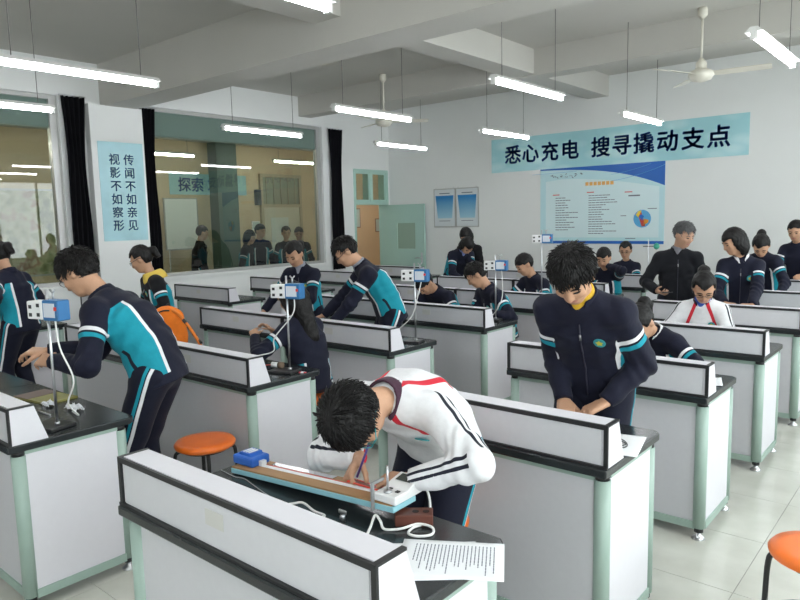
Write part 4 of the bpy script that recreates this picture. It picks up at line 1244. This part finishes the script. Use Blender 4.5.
# ------------------------------------------------------------------ the people of the photograph
PEOPLE = {}
def build_people():
    S = PEOPLE
    M, Fh = 0.0105, 0.013
    GREYSH = V(0.30, 0.32, 0.38)
    S['writer'] = person('student in white tracksuit bent over the nearest desk, writing beside the wooden track', (-1.57, 2.00), 173, H=1.68, lean=67, drop=0.04, head=(97, -2, 0),
        wr=(-1.62, 1.66, 0.915), wl=(-1.36, 1.64, 0.895), pr=(-0.9, 0.3, 0.1), pl=(1.0, 0.15, 0.25), hr=((0.15, -0.6, -0.45), (0.6, 0.1, -0.7)), hl=((-0.9, -0.25, -0.1), (-0.1, 0.1, -0.95)),
        curl=(0.75, 0.35), h=0.0065, style='white', glasses='teal', pinch=True)
    S['main'] = person('student in navy tracksuit looking down behind the second desk by the aisle', (-1.36, 3.01), 171, H=1.77, lean=36, head=(52, 2, 0), build=0.98,
        wr=(-1.42, 2.84, 0.885), wl=(-1.235, 2.88, 0.90), pr=(-0.45, 0.8, -0.1), pl=(0.45, 0.8, -0.1), hr=((0.5, -0.8, -0.3), (0, 0, -1)), hl=((-0.5, -0.75, -0.35), (0, 0, -1)),
        curl=(0.5, 0.55), h=0.0075, shirt=V(0.60, 0.36, 0.03), collar=NAVY*1.1, panel=(52, 36, 0.7))
    S['profile'] = person('tall student with dark glasses leaning left over the first desk at the left', (-3.46, 1.88), -125, H=1.78, lean=42, head=(40, -4, 0),
        wl=(-3.64, 1.46, 1.05), wr=(-3.80, 1.50, 1.08), pl=(0.5, -0.3, -0.8), pr=(0.3, 0.4, -0.8), hl=((-0.95, -0.2, 0.05), (0.1, 0.5, -0.6)), hr=((-0.8, -0.6, 0.0), (0.1, 0.3, -0.8)),
        curl=(0.5, 0.55), h=0.0075, glasses='dark')
    person('student at the far left edge holding something small, standing in the aisle', (-6.58, 2.38), -112, H=1.66, lean=14, head=(30, 0, 0), wl=(-6.55, 2.15, 1.02), wr=(-6.7, 2.4, 1.0), h=M, hair='tail', fem=True)
    S['reach'] = person('student reaching in from the left edge, only a dark sleeve and hand in view', (-4.28, 0.72), 42, H=1.68, lean=22, head=(30, 0, 0), wr=(-3.80, 1.20, 1.02), wl=(-4.0, 1.0, 1.10), hr=((0.75, 0.65, 0.05), (0.2, 0.2, -0.9)), h=M, style='black', emblem=False)
    person('student with glasses and a yellow hood standing beside the orange backpack', (-5.74, 3.30), -168, H=1.58, lean=12, head=(28, -36, 0), fem=True, h=M, style='hoodie', hair='tail', glasses='dark', wl=(-5.66, 3.06, 0.98), wr=(-5.98, 3.10, 0.96))
    person('student holding a white sheet, standing behind the third desk row', (-5.15, 4.58), 158, H=1.60, lean=20, head=(34, -6, 0), fem=True, h=M, hair='tail', wr=(-5.42, 4.25, 0.86), wl=(-4.98, 4.22, 1.04), hr=((0.1, -0.5, -0.8), (0.6, 0, -0.3)), hl=((-0.6, -0.5, 0), (-0.3, 0.3, -0.8)), shirt=GREYSH)
    S['lean'] = person('student with glasses leaning on the third row desk, near the black curtain', (-3.95, 4.42), -142, H=1.74, lean=38, head=(42, -2, 0), h=M, glasses='dark', wr=(-4.50, 4.14, 0.85), wl=(-4.18, 3.98, 0.85), pl=(0.4, -0.3, -0.6), hl=((-0.4, -0.6, -0.3), (0, 0, -1)), hr=((-0.6, -0.4, -0.3), (0, 0, -1)), shirt=GREYSH)
    person('seated student seen from behind, dark long hair, beside the second row timer stand', (-3.60, 3.22), -88, H=1.58, sit=True, lean=16, head=(28, 0, 0), fem=True, h=M, hair='long', wl=(-3.92, 2.98, 0.93), wr=(-3.98, 3.2, 0.93), pl=(0.4, -0.5, -0.4), panel=(45, 40, 0.34))
    person('student slumped face down on a fourth row desk', (-4.22, 5.80), 185, H=1.66, sit=True, lean=40, head=(60, 0, 0), h=Fh, wr=(-4.42, 5.30, 0.85), wl=(-4.05, 5.30, 0.85), emblem=False)
    person('seated student bowed over the right end of the fourth row', (-3.56, 5.78), 208, H=1.66, sit=True, lean=26, head=(40, -25, 0), h=M, wr=(-3.74, 5.36, 0.85), wl=(-3.46, 5.34, 0.85))
    person('student bending over the sixth row under the framed blue notices', (-5.86, 8.20), 118, H=1.66, lean=44, head=(60, 0, 0), h=Fh, wr=(-5.50, 7.86, 0.86), wl=(-5.32, 7.88, 0.86), shirt=V(0.25, 0.3, 0.6), hair='bob', fem=True)
    person('student with black hood of hair standing at the far left of the last row', (-5.86, 8.62), 175, H=1.66, lean=20, head=(40, 10, 0), h=Fh, hair='bob', fem=True, style='black')
    person('seated student looking down at the right end of the fifth row', (-3.78, 7.02), 200, H=1.66, sit=True, lean=24, head=(34, -15, 0), h=Fh, wr=(-4.08, 6.6, 0.85), wl=(-3.76, 6.58, 0.85))
    person('seated student with glasses facing the camera in the last row under the poster', (-3.78, 9.50), 168, H=1.62, sit=True, lean=10, head=(16, 0, 0), fem=True, h=Fh, hair='tail', glasses='dark', wr=(-3.92, 9.08, 0.84), wl=(-3.64, 9.08, 0.84))
    person('seated student with a hand at the head, half hidden behind the standing student', (-3.50, 8.22), 175, H=1.64, sit=True, lean=18, head=(28, 0, 0), h=Fh, wl=(-3.42, 7.98, 1.12), wr=(-3.66, 7.80, 0.85), pl=(0.9, 0, -0.4), style='navy')
    S['teacher'] = person('grey-haired adult in a dark zipped jacket holding a phone', (-2.27, 7.02), 160, H=1.67, lean=7, head=(24, 42, 0), build=1.05, h=M, style='teacher', hair='grey', trousers='dark', shirt=V(0.20, 0.20, 0.22), wr=(-2.36, 6.72, 0.98), hr=((0.7, -0.5, -0.1), (0.3, 0.3, 0.8)), pr=(-1, 0.4, -0.3), emblem=False, group='teacher', skin=V(0.52, 0.30, 0.20))
    person('student with a black bob and white collar standing behind the fifth desk by the aisle', (-1.66, 6.92), 165, H=1.62, fem=True, lean=16, head=(26, -62, 0), h=M, hair='bob', collar=WHT*0.9, wr=(-1.68, 6.52, 0.92), wl=(-1.46, 6.52, 0.92), hr=((0.8, -0.3, 0), (0, 0, -1)), hl=((-0.8, -0.3, 0), (0, 0, -1)))
    person('student with a hair bun bowed over the sixth desk by the aisle', (-1.72, 8.28), 190, H=1.60, fem=True, lean=30, head=(50, 20, 0), h=Fh, hair='bun', wr=(-1.85, 7.85, 0.86), wl=(-1.5, 7.85, 0.86))
    person('student at the right edge standing by the last row', (-1.62, 9.50), 195, H=1.64, lean=14, head=(22, 10, 0), h=Fh, wr=(-1.80, 9.12, 0.98), wl=(-1.5, 9.12, 0.98), hair='tail', fem=True)
    person('seated student in white tracksuit with glasses behind the fourth desk by the aisle', (-1.63, 5.74), 172, H=1.60, sit=True, fem=True, lean=22, head=(42, 12, 0), h=M, style='white', hair='bun', glasses='dark', shirt=V(0.04, 0.10, 0.42), wr=(-1.75, 5.36, 0.85), wl=(-1.48, 5.36, 0.85))
    person('seated student bowed over the third desk, partly hidden by the standing student', (-1.50, 4.58), 192, H=1.58, sit=True, fem=True, lean=40, head=(62, 0, 0), h=M, hair='tail', collar=WHT*0.8, wr=(-1.62, 4.08, 0.85), wl=(-1.30, 4.08, 0.85))
    # people behind the big window
    g = 'people behind the glass'
    person('dark-clad person in profile beside the whiteboard behind the glass', (-10.6, 6.92), 20, H=1.72, lean=6, head=(12, 0, 0), h=Fh, style='black', emblem=False, group=g)
    person('left one of the pair standing close together behind the glass', (-9.95, 7.46), 60, H=1.62, lean=6, head=(18, 0, 0), h=Fh, fem=True, hair='bob', group=g)
    person('right one of the pair standing close together behind the glass', (-10.2, 7.95), 110, H=1.72, lean=6, head=(10, 30, 0), h=Fh, group=g)
    person('student with tied hair behind the glass, left of the tan door pane', (-9.95, 8.40), 120, H=1.66, lean=4, head=(8, 0, 0), h=Fh, fem=True, hair='tail', group=g)
    person('student behind the glass nearest the right window frame', (-10.15, 8.92), 150, H=1.64, lean=6, head=(12, 20, 0), h=Fh, group=g)
build_people()
for (x, y, lb) in ((-3.60, 3.24, 'seated long-haired student of the second row'), (-4.22, 5.82, 'slumped student of the fourth row'), (-3.56, 5.80, 'bowed student of the fourth row'), (-3.78, 7.04, 'seated student of the fifth row'),
                   (-3.78, 9.52, 'student with glasses in the last row'), (-3.50, 8.24, 'half hidden student of the sixth row'), (-1.63, 5.76, 'seated student in white'), (-1.50, 4.60, 'bowed student of the third desk by the aisle')):
    stool(x, y, 'orange round stool under the '+lb, 0.4)

# ------------------------------------------------------------------ apparatus and small things
TZ = 0.792
def timer_stand(x, y, label, top=0.56, rot=0.0, cable=None, box=True, knob=None):
    e = empty('timer_stand', (x, y, TZ), rot); tag(e, label, 'lab stand', 'timer stands')
    MB().box(-0.13, 0.05, -0.07, 0.07, 0, 0.016).build('base', BLKMET, e, bevel=0.004)
    MB().tube([(0, 0, 0.016), (0, 0, top+0.09)], 0.0065, 10).build('rod', STEEL, e)
    MB().lathe([(0.012, 0.016), (0.012, 0.03)], n=10).build('rod_socket', STEEL, e)
    if box:
        z = top-0.05
        b = MB().box(-0.100, 0.005, -0.035, 0.035, z, z+0.085).build('timer_box', WHITE, e, bevel=0.006, seg=2)
        for (x0, z0) in ((-0.085, 0.050), (-0.030, 0.058), (-0.085, 0.012), (-0.030, 0.014)):
            MB().box(x0, x0+0.02, -0.0365, -0.034, z+z0, z+z0+0.017).build('port', BLK, b)
        MB().box(0.005, 0.115, -0.033, 0.033, z-0.004, z+0.092).build('blue_frame', BLUE if False else mat('timer_blue', (0.025, 0.15, 0.36), 0.35), e, bevel=0.005)
        fr = e.children[-1]
        MB().box(0.016, 0.092, -0.0345, -0.033, z+0.012, z+0.078).build('label_plate', mat('label_plate', (0.62, 0.66, 0.72), 0.5), fr)
        MB().box(0.088, 0.104, -0.0355, -0.033, z+0.045, z+0.062).build('red_button', mat('red_button', (0.7, 0.04, 0.03), 0.4), fr)
        c = MB().tube([(0.045, 0, z+0.09), (0.045, 0, z+0.125)], 0.005, 8).tube([(0.028, 0, z+0.140), (0.045, 0, z+0.122), (0.062, 0, z+0.140)], 0.005, 6).build('wing_screw', STEEL, e)
        MB().box(-0.012, 0.012, -0.012, 0.045, z+0.02, z+0.06).build('clamp', STEEL, e)
        if cable:
            MB().tube(bez([(0.06, -0.01, z)]+cable, 7), 0.004, 8).build('cable', CABLE, e)
    if knob:
        MB().tube([(-0.07, 0, top), (0.06, 0, top)], 0.006, 8).build('cross_arm', BLKMET, e)
        MB().lathe([(0.004, -0.045), (0.03, -0.03), (0.042, 0), (0.03, 0.03), (0.004, 0.045)], (0.10, 0, top), n=16).build('knob', knob, e)
timer_stand(-3.305, 1.325, 'timer stand on the first desk row, before the tall profile student', 0.58, 0.25, [(0.09, -0.02, 0.40), (0.14, 0.0, 0.25), (0.05, 0.03, 0.12), (0.0, 0.12, 0.03), (-0.15, 0.2, 0.01)])
timer_stand(-3.290, 2.765, 'timer stand on the second desk row, beside the seated long-haired student', 0.53, 0.3, [(0.05, -0.02, 0.38), (-0.10, -0.01, 0.22), (-0.12, 0.0, 0.13), (-0.24, -0.04, 0.09), (-0.27, -0.03, 0.01)])
timer_stand(-3.275, 4.03, 'timer stand on the third desk row with a white hanging cable', 0.53, 0.3, [(0.03, -0.02, 0.36), (-0.03, -0.01, 0.2), (-0.18, 0.0, 0.06), (-0.15, 0.03, 0.01)])
timer_stand(-3.345, 5.30, 'timer stand on the fourth desk row beside the bowed student', 0.52, 0.3, [(0.07, -0.02, 0.36), (0.06, -0.01, 0.2), (-0.02, 0.0, 0.06), (-0.10, 0.03, 0.01)])
timer_stand(-3.52, 6.50, 'timer stand on the fifth desk row, left of the standing student head', 0.72, 0.3, None)
timer_stand(-3.30, 9.02, 'plain stand with a green ball on the last row', 0.52, 0.3, None, box=False, knob=mat('green_ball', (0.05, 0.38, 0.26), 0.4))

def sheet(x, y, z, w, l, rot, label, lines=0, parent_z=None, curl=0.0, stamp=False, seed=1):
    e = empty('paper_sheet', (x, y, z), rot); tag(e, label, 'paper')
    n = 10; vs = []; fs = []
    rnd = random.Random(seed)
    def hz(u, v): return curl*(u*u)*0.5+0.0006
    for j in range(n+1):
        for i in range(n+1):
            u, v = i/n*2-1, j/n*2-1; vs.append((u*w/2, v*l/2, hz(u, v)))
    for j in range(n):
        for i in range(n):
            a = j*(n+1)+i; fs.append((a, a+1, a+n+2, a+n+1))
    o = MB().add(vs, fs, True).build('page', PAPER, e)
    sm = o.modifiers.new('thickness', 'SOLIDIFY'); sm.thickness = 0.0006; sm.offset = 1
    if lines:
        m = MB()
        for k in range(lines):
            x0 = -w/2+0.025; yy = l/2-0.03-k*(l-0.06)/lines
            xe = w/2-0.02-rnd.random()*0.07
            while x0 < xe:
                d = rnd.uniform(0.006, 0.016); m.box(x0, min(x0+d, xe), yy, yy+0.0032, hz(x0*2/w, 0)+0.0006, hz(x0*2/w, 0)+0.0010); x0 += d+0.003
        m.build('text_lines', INK, e)['kind'] = 'stuff'
    if stamp:
        c = [(w*0.28+0.014*math.cos(t), -l*0.40+0.014*math.sin(t), 0.0014) for t in [2*PI*q/16 for q in range(17)]]
        MB().tube(c, 0.0009, 4).build('red_stamp', mat('red_stamp', (0.6, 0.06, 0.05), 0.6), e)
    return e

def build_front_track():
    # wooden board with blue sides
    a = math.atan2(0.035, 0.80)
    e = empty('track_board', (-2.128, 1.532, TZ)); tag(e, 'long wooden track board with light blue sides on the nearest desk', 'track')
    L, w = 0.80, 0.118
    rz = math.radians(2.4); tilt = math.atan2(0.043, 0.80)
    R = Matrix.Rotation(rz, 4, 'Z') @ Matrix.Rotation(-tilt, 4, 'Y')
    def put(o): o.matrix_local = R; return o
    put(MB().box(0, L, -w/2, w/2, 0.004, 0.024).build('core', SKYBLUE, e, bevel=0.002))
    put(MB().box(0.004, L-0.01, -w/2+0.002, w/2-0.002, 0.024, 0.030).build('board_top', mat('board_wood', (0.36, 0.20, 0.085), 0.5, noise=0.18, scale=30, stretch=(0.2, 2, 2)), e))
    put(MB().box(0.10, L-0.1, -0.005, 0.015, 0.0303, 0.0315).build('paper_tape', PAPER, e))
    put(MB().box(0.14, 0.46, 0.024, 0.050, 0.0303, 0.0325).build('metal_rule', mat('bright_metal', (0.75, 0.76, 0.78), 0.18, metal=1), e))
    put(MB().box(0.10, 0.70, 0.017, 0.021, 0.0303, 0.0315).build('red_line', mat('red_tape', (0.62, 0.06, 0.05), 0.5), e))
    # red ruler under the writing hand
    e2 = empty('ruler', (-1.47, 1.585, TZ+0.069), rz); tag(e2, 'red plastic ruler under the writing hands', 'ruler')
    m = MB().box(-0.12, 0.12, -0.016, -0.011, 0, 0.003).box(-0.12, 0.12, 0.011, 0.016, 0, 0.003).box(-0.12, -0.112, -0.011, 0.011, 0, 0.003).box(0.112, 0.12, -0.011, 0.011, 0, 0.003).build('frame', mat('red_plastic', (0.75, 0.05, 0.03), 0.35), e2)
    MB().box(-0.112, 0.112, -0.011, 0.011, 0.0005, 0.0022).build('scale_strip', mat('smoky_strip', (0.30, 0.16, 0.15), 0.25), e2)
    # blue box at the far end
    e3 = empty('spark_timer', (-2.085, 1.540, TZ+0.0345), rz); tag(e3, 'small blue box with a white tape slot at the far end of the track', 'timer')
    MB().box(-0.058, 0.058, -0.045, 0.045, 0, 0.036).build('case', BLUE, e3, bevel=0.008, seg=2)
    MB().prism([(-0.035, 0.036), (0.035, 0.036), (0.028, 0.047), (-0.028, 0.047)], 'y', -0.03, 0.03).build('cover', BLUE, e3)
    for k in range(3): MB().box(-0.02+k*0.015, -0.012+k*0.015, -0.022, 0.022, 0.047, 0.049).build('slot', WHITE, e3)
    MB().box(0.05, 0.075, -0.012, 0.012, 0.004, 0.022).build('tape_guide', WHITE, e3)
    # white control box at the near end
    e4 = empty('control_box', (-1.365, 1.563, TZ+0.072), rz); tag(e4, 'white control box with grey screen at the near end of the track', 'device')
    MB().box(-0.045, 0.045, -0.060, 0.085, 0, 0.028).build('case', WHITE, e4, bevel=0.004)
    sl = MB().prism([(0.0, 0.028), (0.085, 0.028), (0.085, 0.050), (0.03, 0.040)], 'x', -0.045, 0.045).build('sloped_head', WHITE, e4, bevel=0.002)
    MB().add([(-0.030, 0.034, 0.0425), (0.030, 0.034, 0.0425), (0.030, 0.075, 0.0497), (-0.030, 0.075, 0.0497)], [(0, 1, 2, 3)]).build('screen', mat('grey_screen', (0.06, 0.07, 0.06), 0.2), sl)
    MB().lathe([(0.014, 0.028), (0.014, 0.034), (0.005, 0.036)], (-0.005, -0.035, 0), n=14).build('rod_socket', STEEL, e4)
    MB().tube([(-0.005, -0.035, 0.034), (-0.005, -0.035, 0.115)], 0.004, 8).build('rod', STEEL, e4)
    MB().box(-0.02, -0.008, -0.012, -0.004, 0.028, 0.031).box(0.015, 0.028, -0.025, -0.012, 0.028, 0.031).build('switches', BLK, e4)['kind'] = 'stuff'
    MB().box(-0.048, -0.040, -0.070, -0.060, -0.035, 0.060).box(-0.048, -0.040, -0.060, -0.010, 0.052, 0.060).build('clamp', mat('dull_grey', (0.30, 0.31, 0.31), 0.45), e4)
    # wooden block
    e5 = empty('wooden_block', (-1.325, 1.556, TZ), math.radians(38)); tag(e5, 'brown wooden block with two holes propping up the track', 'block')
    wd = mat('dark_red_wood', (0.115, 0.035, 0.022), 0.45, noise=0.2, scale=20)
    MB().box(-0.03, 0.09, -0.032, 0.032, 0, 0.037).build('block', wd, e5, bevel=0.003)
    for k in (0.035, 0.068): MB().lathe([(0.011, 0.0372), (0.011, 0.0378)], (k, 0, 0), n=14).build('hole', mat('hole_dark', (0.02, 0.008, 0.006), 0.7), e5)
    # cables, thread, bolt
    cab = [(-1.40, 1.66, TZ+0.10), (-1.34, 1.69, TZ+0.06), (-1.28, 1.63, TZ+0.006), (-1.262, 1.587, TZ+0.005), (-1.275, 1.537, TZ+0.005), (-1.262, 1.498, TZ+0.005), (-1.227, 1.501, TZ+0.005), (-1.202, 1.537, TZ+0.005), (-1.226, 1.569, TZ+0.008), (-1.27, 1.555, TZ+0.012), (-1.30, 1.505, TZ+0.006), (-1.34, 1.475, TZ+0.005), (-1.365, 1.485, TZ+0.02), (-1.392, 1.490, TZ+0.03), (-1.375, 1.445, TZ+0.006), (-1.361, 1.400, TZ+0.005), (-1.42, 1.33, TZ+0.005)]
    e6 = empty('power_cable', (-1.30, 1.55, TZ)); tag(e6, 'white power cable looped beside the wooden block', 'cable')
    o = Vector((1.30, -1.55, -TZ))
    MB().tube([tuple(Vector(p)+o) for p in bez(cab, 7)], 0.0042, 8).build('cord', CABLE, e6)
    e7 = empty('power_cable', (-1.65, 1.43, TZ)); tag(e7, 'short loop of white cable behind the nearest hutch', 'cable')
    MB().tube(bez([(-0.10, -0.06, 0.004), (-0.05, -0.01, 0.012), (-0.02, 0.006, 0.016), (0.04, 0.0, 0.006), (0.09, 0.0, 0.004), (0.08, -0.03, 0.004)], 7), 0.004, 8).build('cord', CABLE, e7)
    e8 = empty('thread', (-2.0, 1.45, TZ)); tag(e8, 'thin pale thread lying left of the wooden track', 'thread')
    MB().tube(bez([(-0.19, 0.02, 0.002), (-0.09, 0.01, 0.002), (-0.04, 0.02, 0.002), (0.03, 0.004, 0.002), (0.11, -0.015, 0.002), (0.18, -0.03, 0.002)], 6), 0.0016, 6).build('strand', mat('grey_thread', (0.35, 0.36, 0.36), 0.6), e8)
    e9 = empty('wing_bolt', (-1.487, 1.440, TZ)); tag(e9, 'small steel wing bolt standing before the track', 'bolt')
    MB().lathe([(0.009, 0), (0.009, 0.022), (0.006, 0.026)], n=12).build('shank', STEEL, e9)
    MB().box(-0.018, 0.018, -0.004, 0.004, 0.026, 0.040).build('wings', STEEL, e9, bevel=0.003)
    # printed sheets over the near corner
    ang = math.atan2(1.605-1.459, -1.006+1.247)
    cx, cy = (-1.247-1.006-0.896-1.13)/4, (1.459+1.605+1.447+1.30)/4
    sheet(cx-0.050, cy-0.045, TZ+0.001, 0.21, 0.297, ang-PI/2+0.16, 'printed sheet with a red stamp lying underneath on the nearest desk', 16, stamp=True, seed=2)
    sheet(cx, cy, TZ+0.003, 0.21, 0.297, ang-PI/2, 'printed sheet on top, hanging over the end of the nearest desk', 22, seed=3)
build_front_track()

def build_small_things():
    # pen in the writing hand
    W = PEOPLE['writer']
    def pen(p, d, label, m, L=0.14):
        d = Vector(d).normalized(); p = Vector(p)
        e = empty('pen', tuple(p)); tag(e, label, 'pen')
        MB().tube([(0, 0, 0), tuple(d*0.012)], [0.0008, 0.0035], 8).build('tip', STEEL, e)
        MB().tube([tuple(d*0.012), tuple(d*L)], 0.0042, 8).build('barrel', m, e)
    pen((-1.565, 1.585, 0.866), (0.35, 0.1, 0.9), 'pen in the hand of the student writing at the nearest desk', mat('violet_pen', (0.07, 0.04, 0.20), 0.3))
    Q = PEOPLE['reach']; hq = Q['WR']+nrm(V(0.75, 0.65, 0.05))*0.10-UP*0.008
    pen(tuple(hq+V(0.05, 0.03, -0.01)), (-0.85, -0.35, 0.12), 'silver pen held over the first desk at the left', STEEL)
    # loose things on the first desk at the left
    e = empty('folder', (-3.95, 1.535, TZ), 0.15); tag(e, 'olive yellow and brown booklet under the tall profile student', 'booklet')
    MB().box(-0.17, 0.16, -0.09, 0.09, 0, 0.010).build('pages', mat('olive_cover', (0.30, 0.28, 0.07), 0.5, noise=0.1, scale=14), e)
    MB().box(-0.172, -0.03, -0.092, 0.092, 0.010, 0.012).build('brown_flap', mat('brown_cover', (0.16, 0.10, 0.08), 0.5), e)
    rnd = random.Random(11)
    for (x, y, sc, lb) in ((-3.76, 1.47, 1.0, 'small crumpled white tissue beside the first timer stand'), (-3.56, 1.52, 1.5, 'longer crumpled white tissue right of the first timer stand')):
        e = empty('crumpled_tissue', (x, y, TZ)); tag(e, lb, 'tissue')
        vs = []; fs = []; n = 8
        for j in range(n+1):
            for i in range(n+1):
                vs.append(((i/n-0.5)*0.09*sc+rnd.uniform(-0.006, 0.006), (j/n-0.5)*0.05+rnd.uniform(-0.006, 0.006), 0.004+abs(rnd.gauss(0, 0.013))))
        for j in range(n):
            for i in range(n):
                a = j*(n+1)+i; fs.append((a, a+1, a+n+2, a+n+1))
        o = MB().add(vs, fs).build('tissue', PAPER, e); o.modifiers.new('t', 'SOLIDIFY').thickness = 0.001
    pen((-3.69, 1.385, TZ+0.005), (0.99, 0.05, 0.0), 'pen lying flat on the first desk at the left', STEEL)
    # weight on the second desk
    e = empty('hooked_weight', (-3.40, 2.765, TZ+0.016), 0.3); tag(e, 'small white and brown weight at the foot of the second row stand', 'weight')
    MB().tube([(-0.05, 0, 0.018), (0.0, 0, 0.018)], 0.018, 14).build('white_drum', WHITE, e)
    MB().tube([(0.0, 0, 0.018), (0.03, 0, 0.018)], 0.021, 14).build('brown_drum', mat('brown_drum', (0.16, 0.11, 0.07), 0.5), e)
    MB().tube([(-0.05, 0, 0.018), (-0.15, -0.02, 0.006)], 0.003, 6).build('red_string', mat('red_string', (0.55, 0.1, 0.08), 0.6), e)
    e = empty('eraser', (-3.21, 2.80, TZ), 0.4); tag(e, 'small red tag on the second row worktop corner', 'tag')
    MB().box(-0.025, 0.025, -0.009, 0.009, 0, 0.006).build('body', mat('red_tag', (0.55, 0.05, 0.07), 0.5), e, bevel=0.002)
    MB().box(-0.010, 0.010, -0.0092, 0.0092, 0.0002, 0.0066).build('pale_band', PAPER, e)
    # papers on the aisle desks
    sheet(-1.085, 2.665, TZ+0.001, 0.19, 0.27, 0.22, 'white sheet beside the hands of the standing navy student', 0)
    e = empty('cord_loop', (-1.07, 2.64, TZ+0.004)); tag(e, 'thin black cord looped on the sheet of the second desk', 'cord')
    MB().tube(bez([(-0.06, 0.10, 0.002), (0.0, 0.06, 0.002), (0.03, 0.0, 0.002), (0.0, -0.06, 0.002), (-0.03, -0.09, 0.002), (-0.01, -0.05, 0.004), (0.02, 0.02, 0.004), (-0.03, 0.06, 0.004)], 6), 0.0022, 6).build('cord', BLK, e)
    sheet(-1.10, 3.98, TZ+0.001, 0.14, 0.20, 0.3, 'white sheet on the right end of the third desk by the aisle', 0, curl=0.01)
    e = empty('bottle', (-1.50, 4.12, TZ)); tag(e, 'small clear bottle with a green label on the third desk by the aisle', 'bottle')
    MB().lathe([(0.020, 0), (0.022, 0.005), (0.022, 0.09), (0.010, 0.115), (0.010, 0.13)], n=16).build('bottle_body', mat('bottle_plastic', (0.62, 0.70, 0.66), 0.15), e)
    MB().lathe([(0.0225, 0.03), (0.0225, 0.07)], n=16).build('bottle_label', mat('lime_label', (0.35, 0.55, 0.10), 0.5), e)
    MB().lathe([(0.012, 0.13), (0.012, 0.15)], n=14).build('bottle_cap', WHITE, e)
    # sheet in the hands of the student behind the third row
    e = empty('paper_sheet', (-4.98, 4.16, 0.99)); tag(e, 'white sheet held up by the student behind the third row', 'paper')
    vs = []; fs = []
    for j in range(7):
        for i in range(6):
            u, v = i/5-0.5, j/6; vs.append((u*0.20+0.05*(1-v), -0.03+0.05*math.sin(v*2)+0.03*math.cos(u*3), -0.22+v*0.28))
    for j in range(6):
        for i in range(5):
            a = j*6+i; fs.append((a, a+1, a+7, a+6))
    o = MB().add(vs, fs, True).build('page', PAPER, e); o.modifiers.new('t', 'SOLIDIFY').thickness = 0.0008
    # phone of the teacher
    T = PEOPLE['teacher']; p = T['WR']+T['dhr']*0.0
    hp = V(*T['WR'])+nrm(V(0.7, -0.5, -0.1))*0.105+V(0.02, -0.03, 0.012)
    e = empty('phone', tuple(hp), 0.6); tag(e, 'black phone in the hand of the grey-haired adult', 'phone')
    MB().box(-0.035, 0.065, -0.03, 0.03, 0, 0.010).build('case', BLKMET, e, bevel=0.003)
    MB().box(-0.030, 0.060, -0.026, 0.026, 0.010, 0.0105).build('screen', mat('phone_screen', (0.02, 0.02, 0.025), 0.1), e)
    # orange backpack on the second row
    e = empty('backpack', (-4.77, 2.80, TZ), math.radians(25)); tag(e, 'orange backpack with a dangling strap on the second row desk', 'backpack')
    og = attr_mat('orange_fabric', 0.7, 0.25, 40, 0.3)
    def soft(prims, nm, colr, post=None, parent=None, hh=0.009):
        v, q = isomesh(prims, hh, post); return npmesh(nm, v, q, og, parent or e, np.tile(colr, (len(v), 1)))
    OR_ = V(0.80, 0.19, 0.012); DK = V(0.02, 0.02, 0.022)
    I3 = np.eye(3)
    bd = soft([EL((0, 0, 0.15), I3, (0.15, 0.095, 0.175), 0.05), RC((-0.08, 0, 0.06), (0.08, 0, 0.06), 0.075, 0.075, 0.05), RC((-0.05, 0, 0.24), (0.05, 0, 0.24), 0.06, 0.06, 0.05)], 'bag_body', OR_, lambda P, D: np.maximum(D-0.003*folds(P, 1), -(P[:, 2]-0.002)))
    soft([EL((-0.10, -0.055, 0.105), I3, (0.085, 0.06, 0.10), 0.03), RC((-0.13, -0.055, 0.04), (-0.07, -0.06, 0.04), 0.035, 0.035, 0.03)], 'front_pocket', OR_*1.03, lambda P, D: np.maximum(D, -(P[:, 2]-0.002)))
    MB().tube(bez([(-0.11, -0.075, 0.04), (-0.10, -0.085, 0.14), (-0.06, -0.085, 0.25), (0.0, -0.075, 0.295), (0.06, -0.06, 0.30)], 6), 0.006, 6).build('zip_line', BLK, bd)
    MB().tube(bez([(0.06, -0.03, 0.30), (0.14, -0.06, 0.27), (0.22, -0.08, 0.20), (0.30, -0.09, 0.10), (0.34, -0.09, 0.03), (0.36, -0.09, 0.006)], 6), 0.012, 8).build('strap', mat('orange_strap', (0.75, 0.20, 0.02), 0.6), e)
    st = e.children[-1]
    for k in range(4):
        a = Vector((0.20+0.042*k, -0.078-0.003*k, 0.222-0.052*k))
        MB().tube([tuple(a-Vector((0.012, 0, -0.013))), tuple(a+Vector((0.012, 0, -0.013)))], 0.0135, 8).build('strap_band', BLK, st)
    MB().tube(bez([(-0.03, 0.02, 0.30), (0.0, 0.02, 0.34), (0.03, 0.02, 0.30)], 5), 0.007, 6).build('grab_loop', BLK, e)
build_small_things()
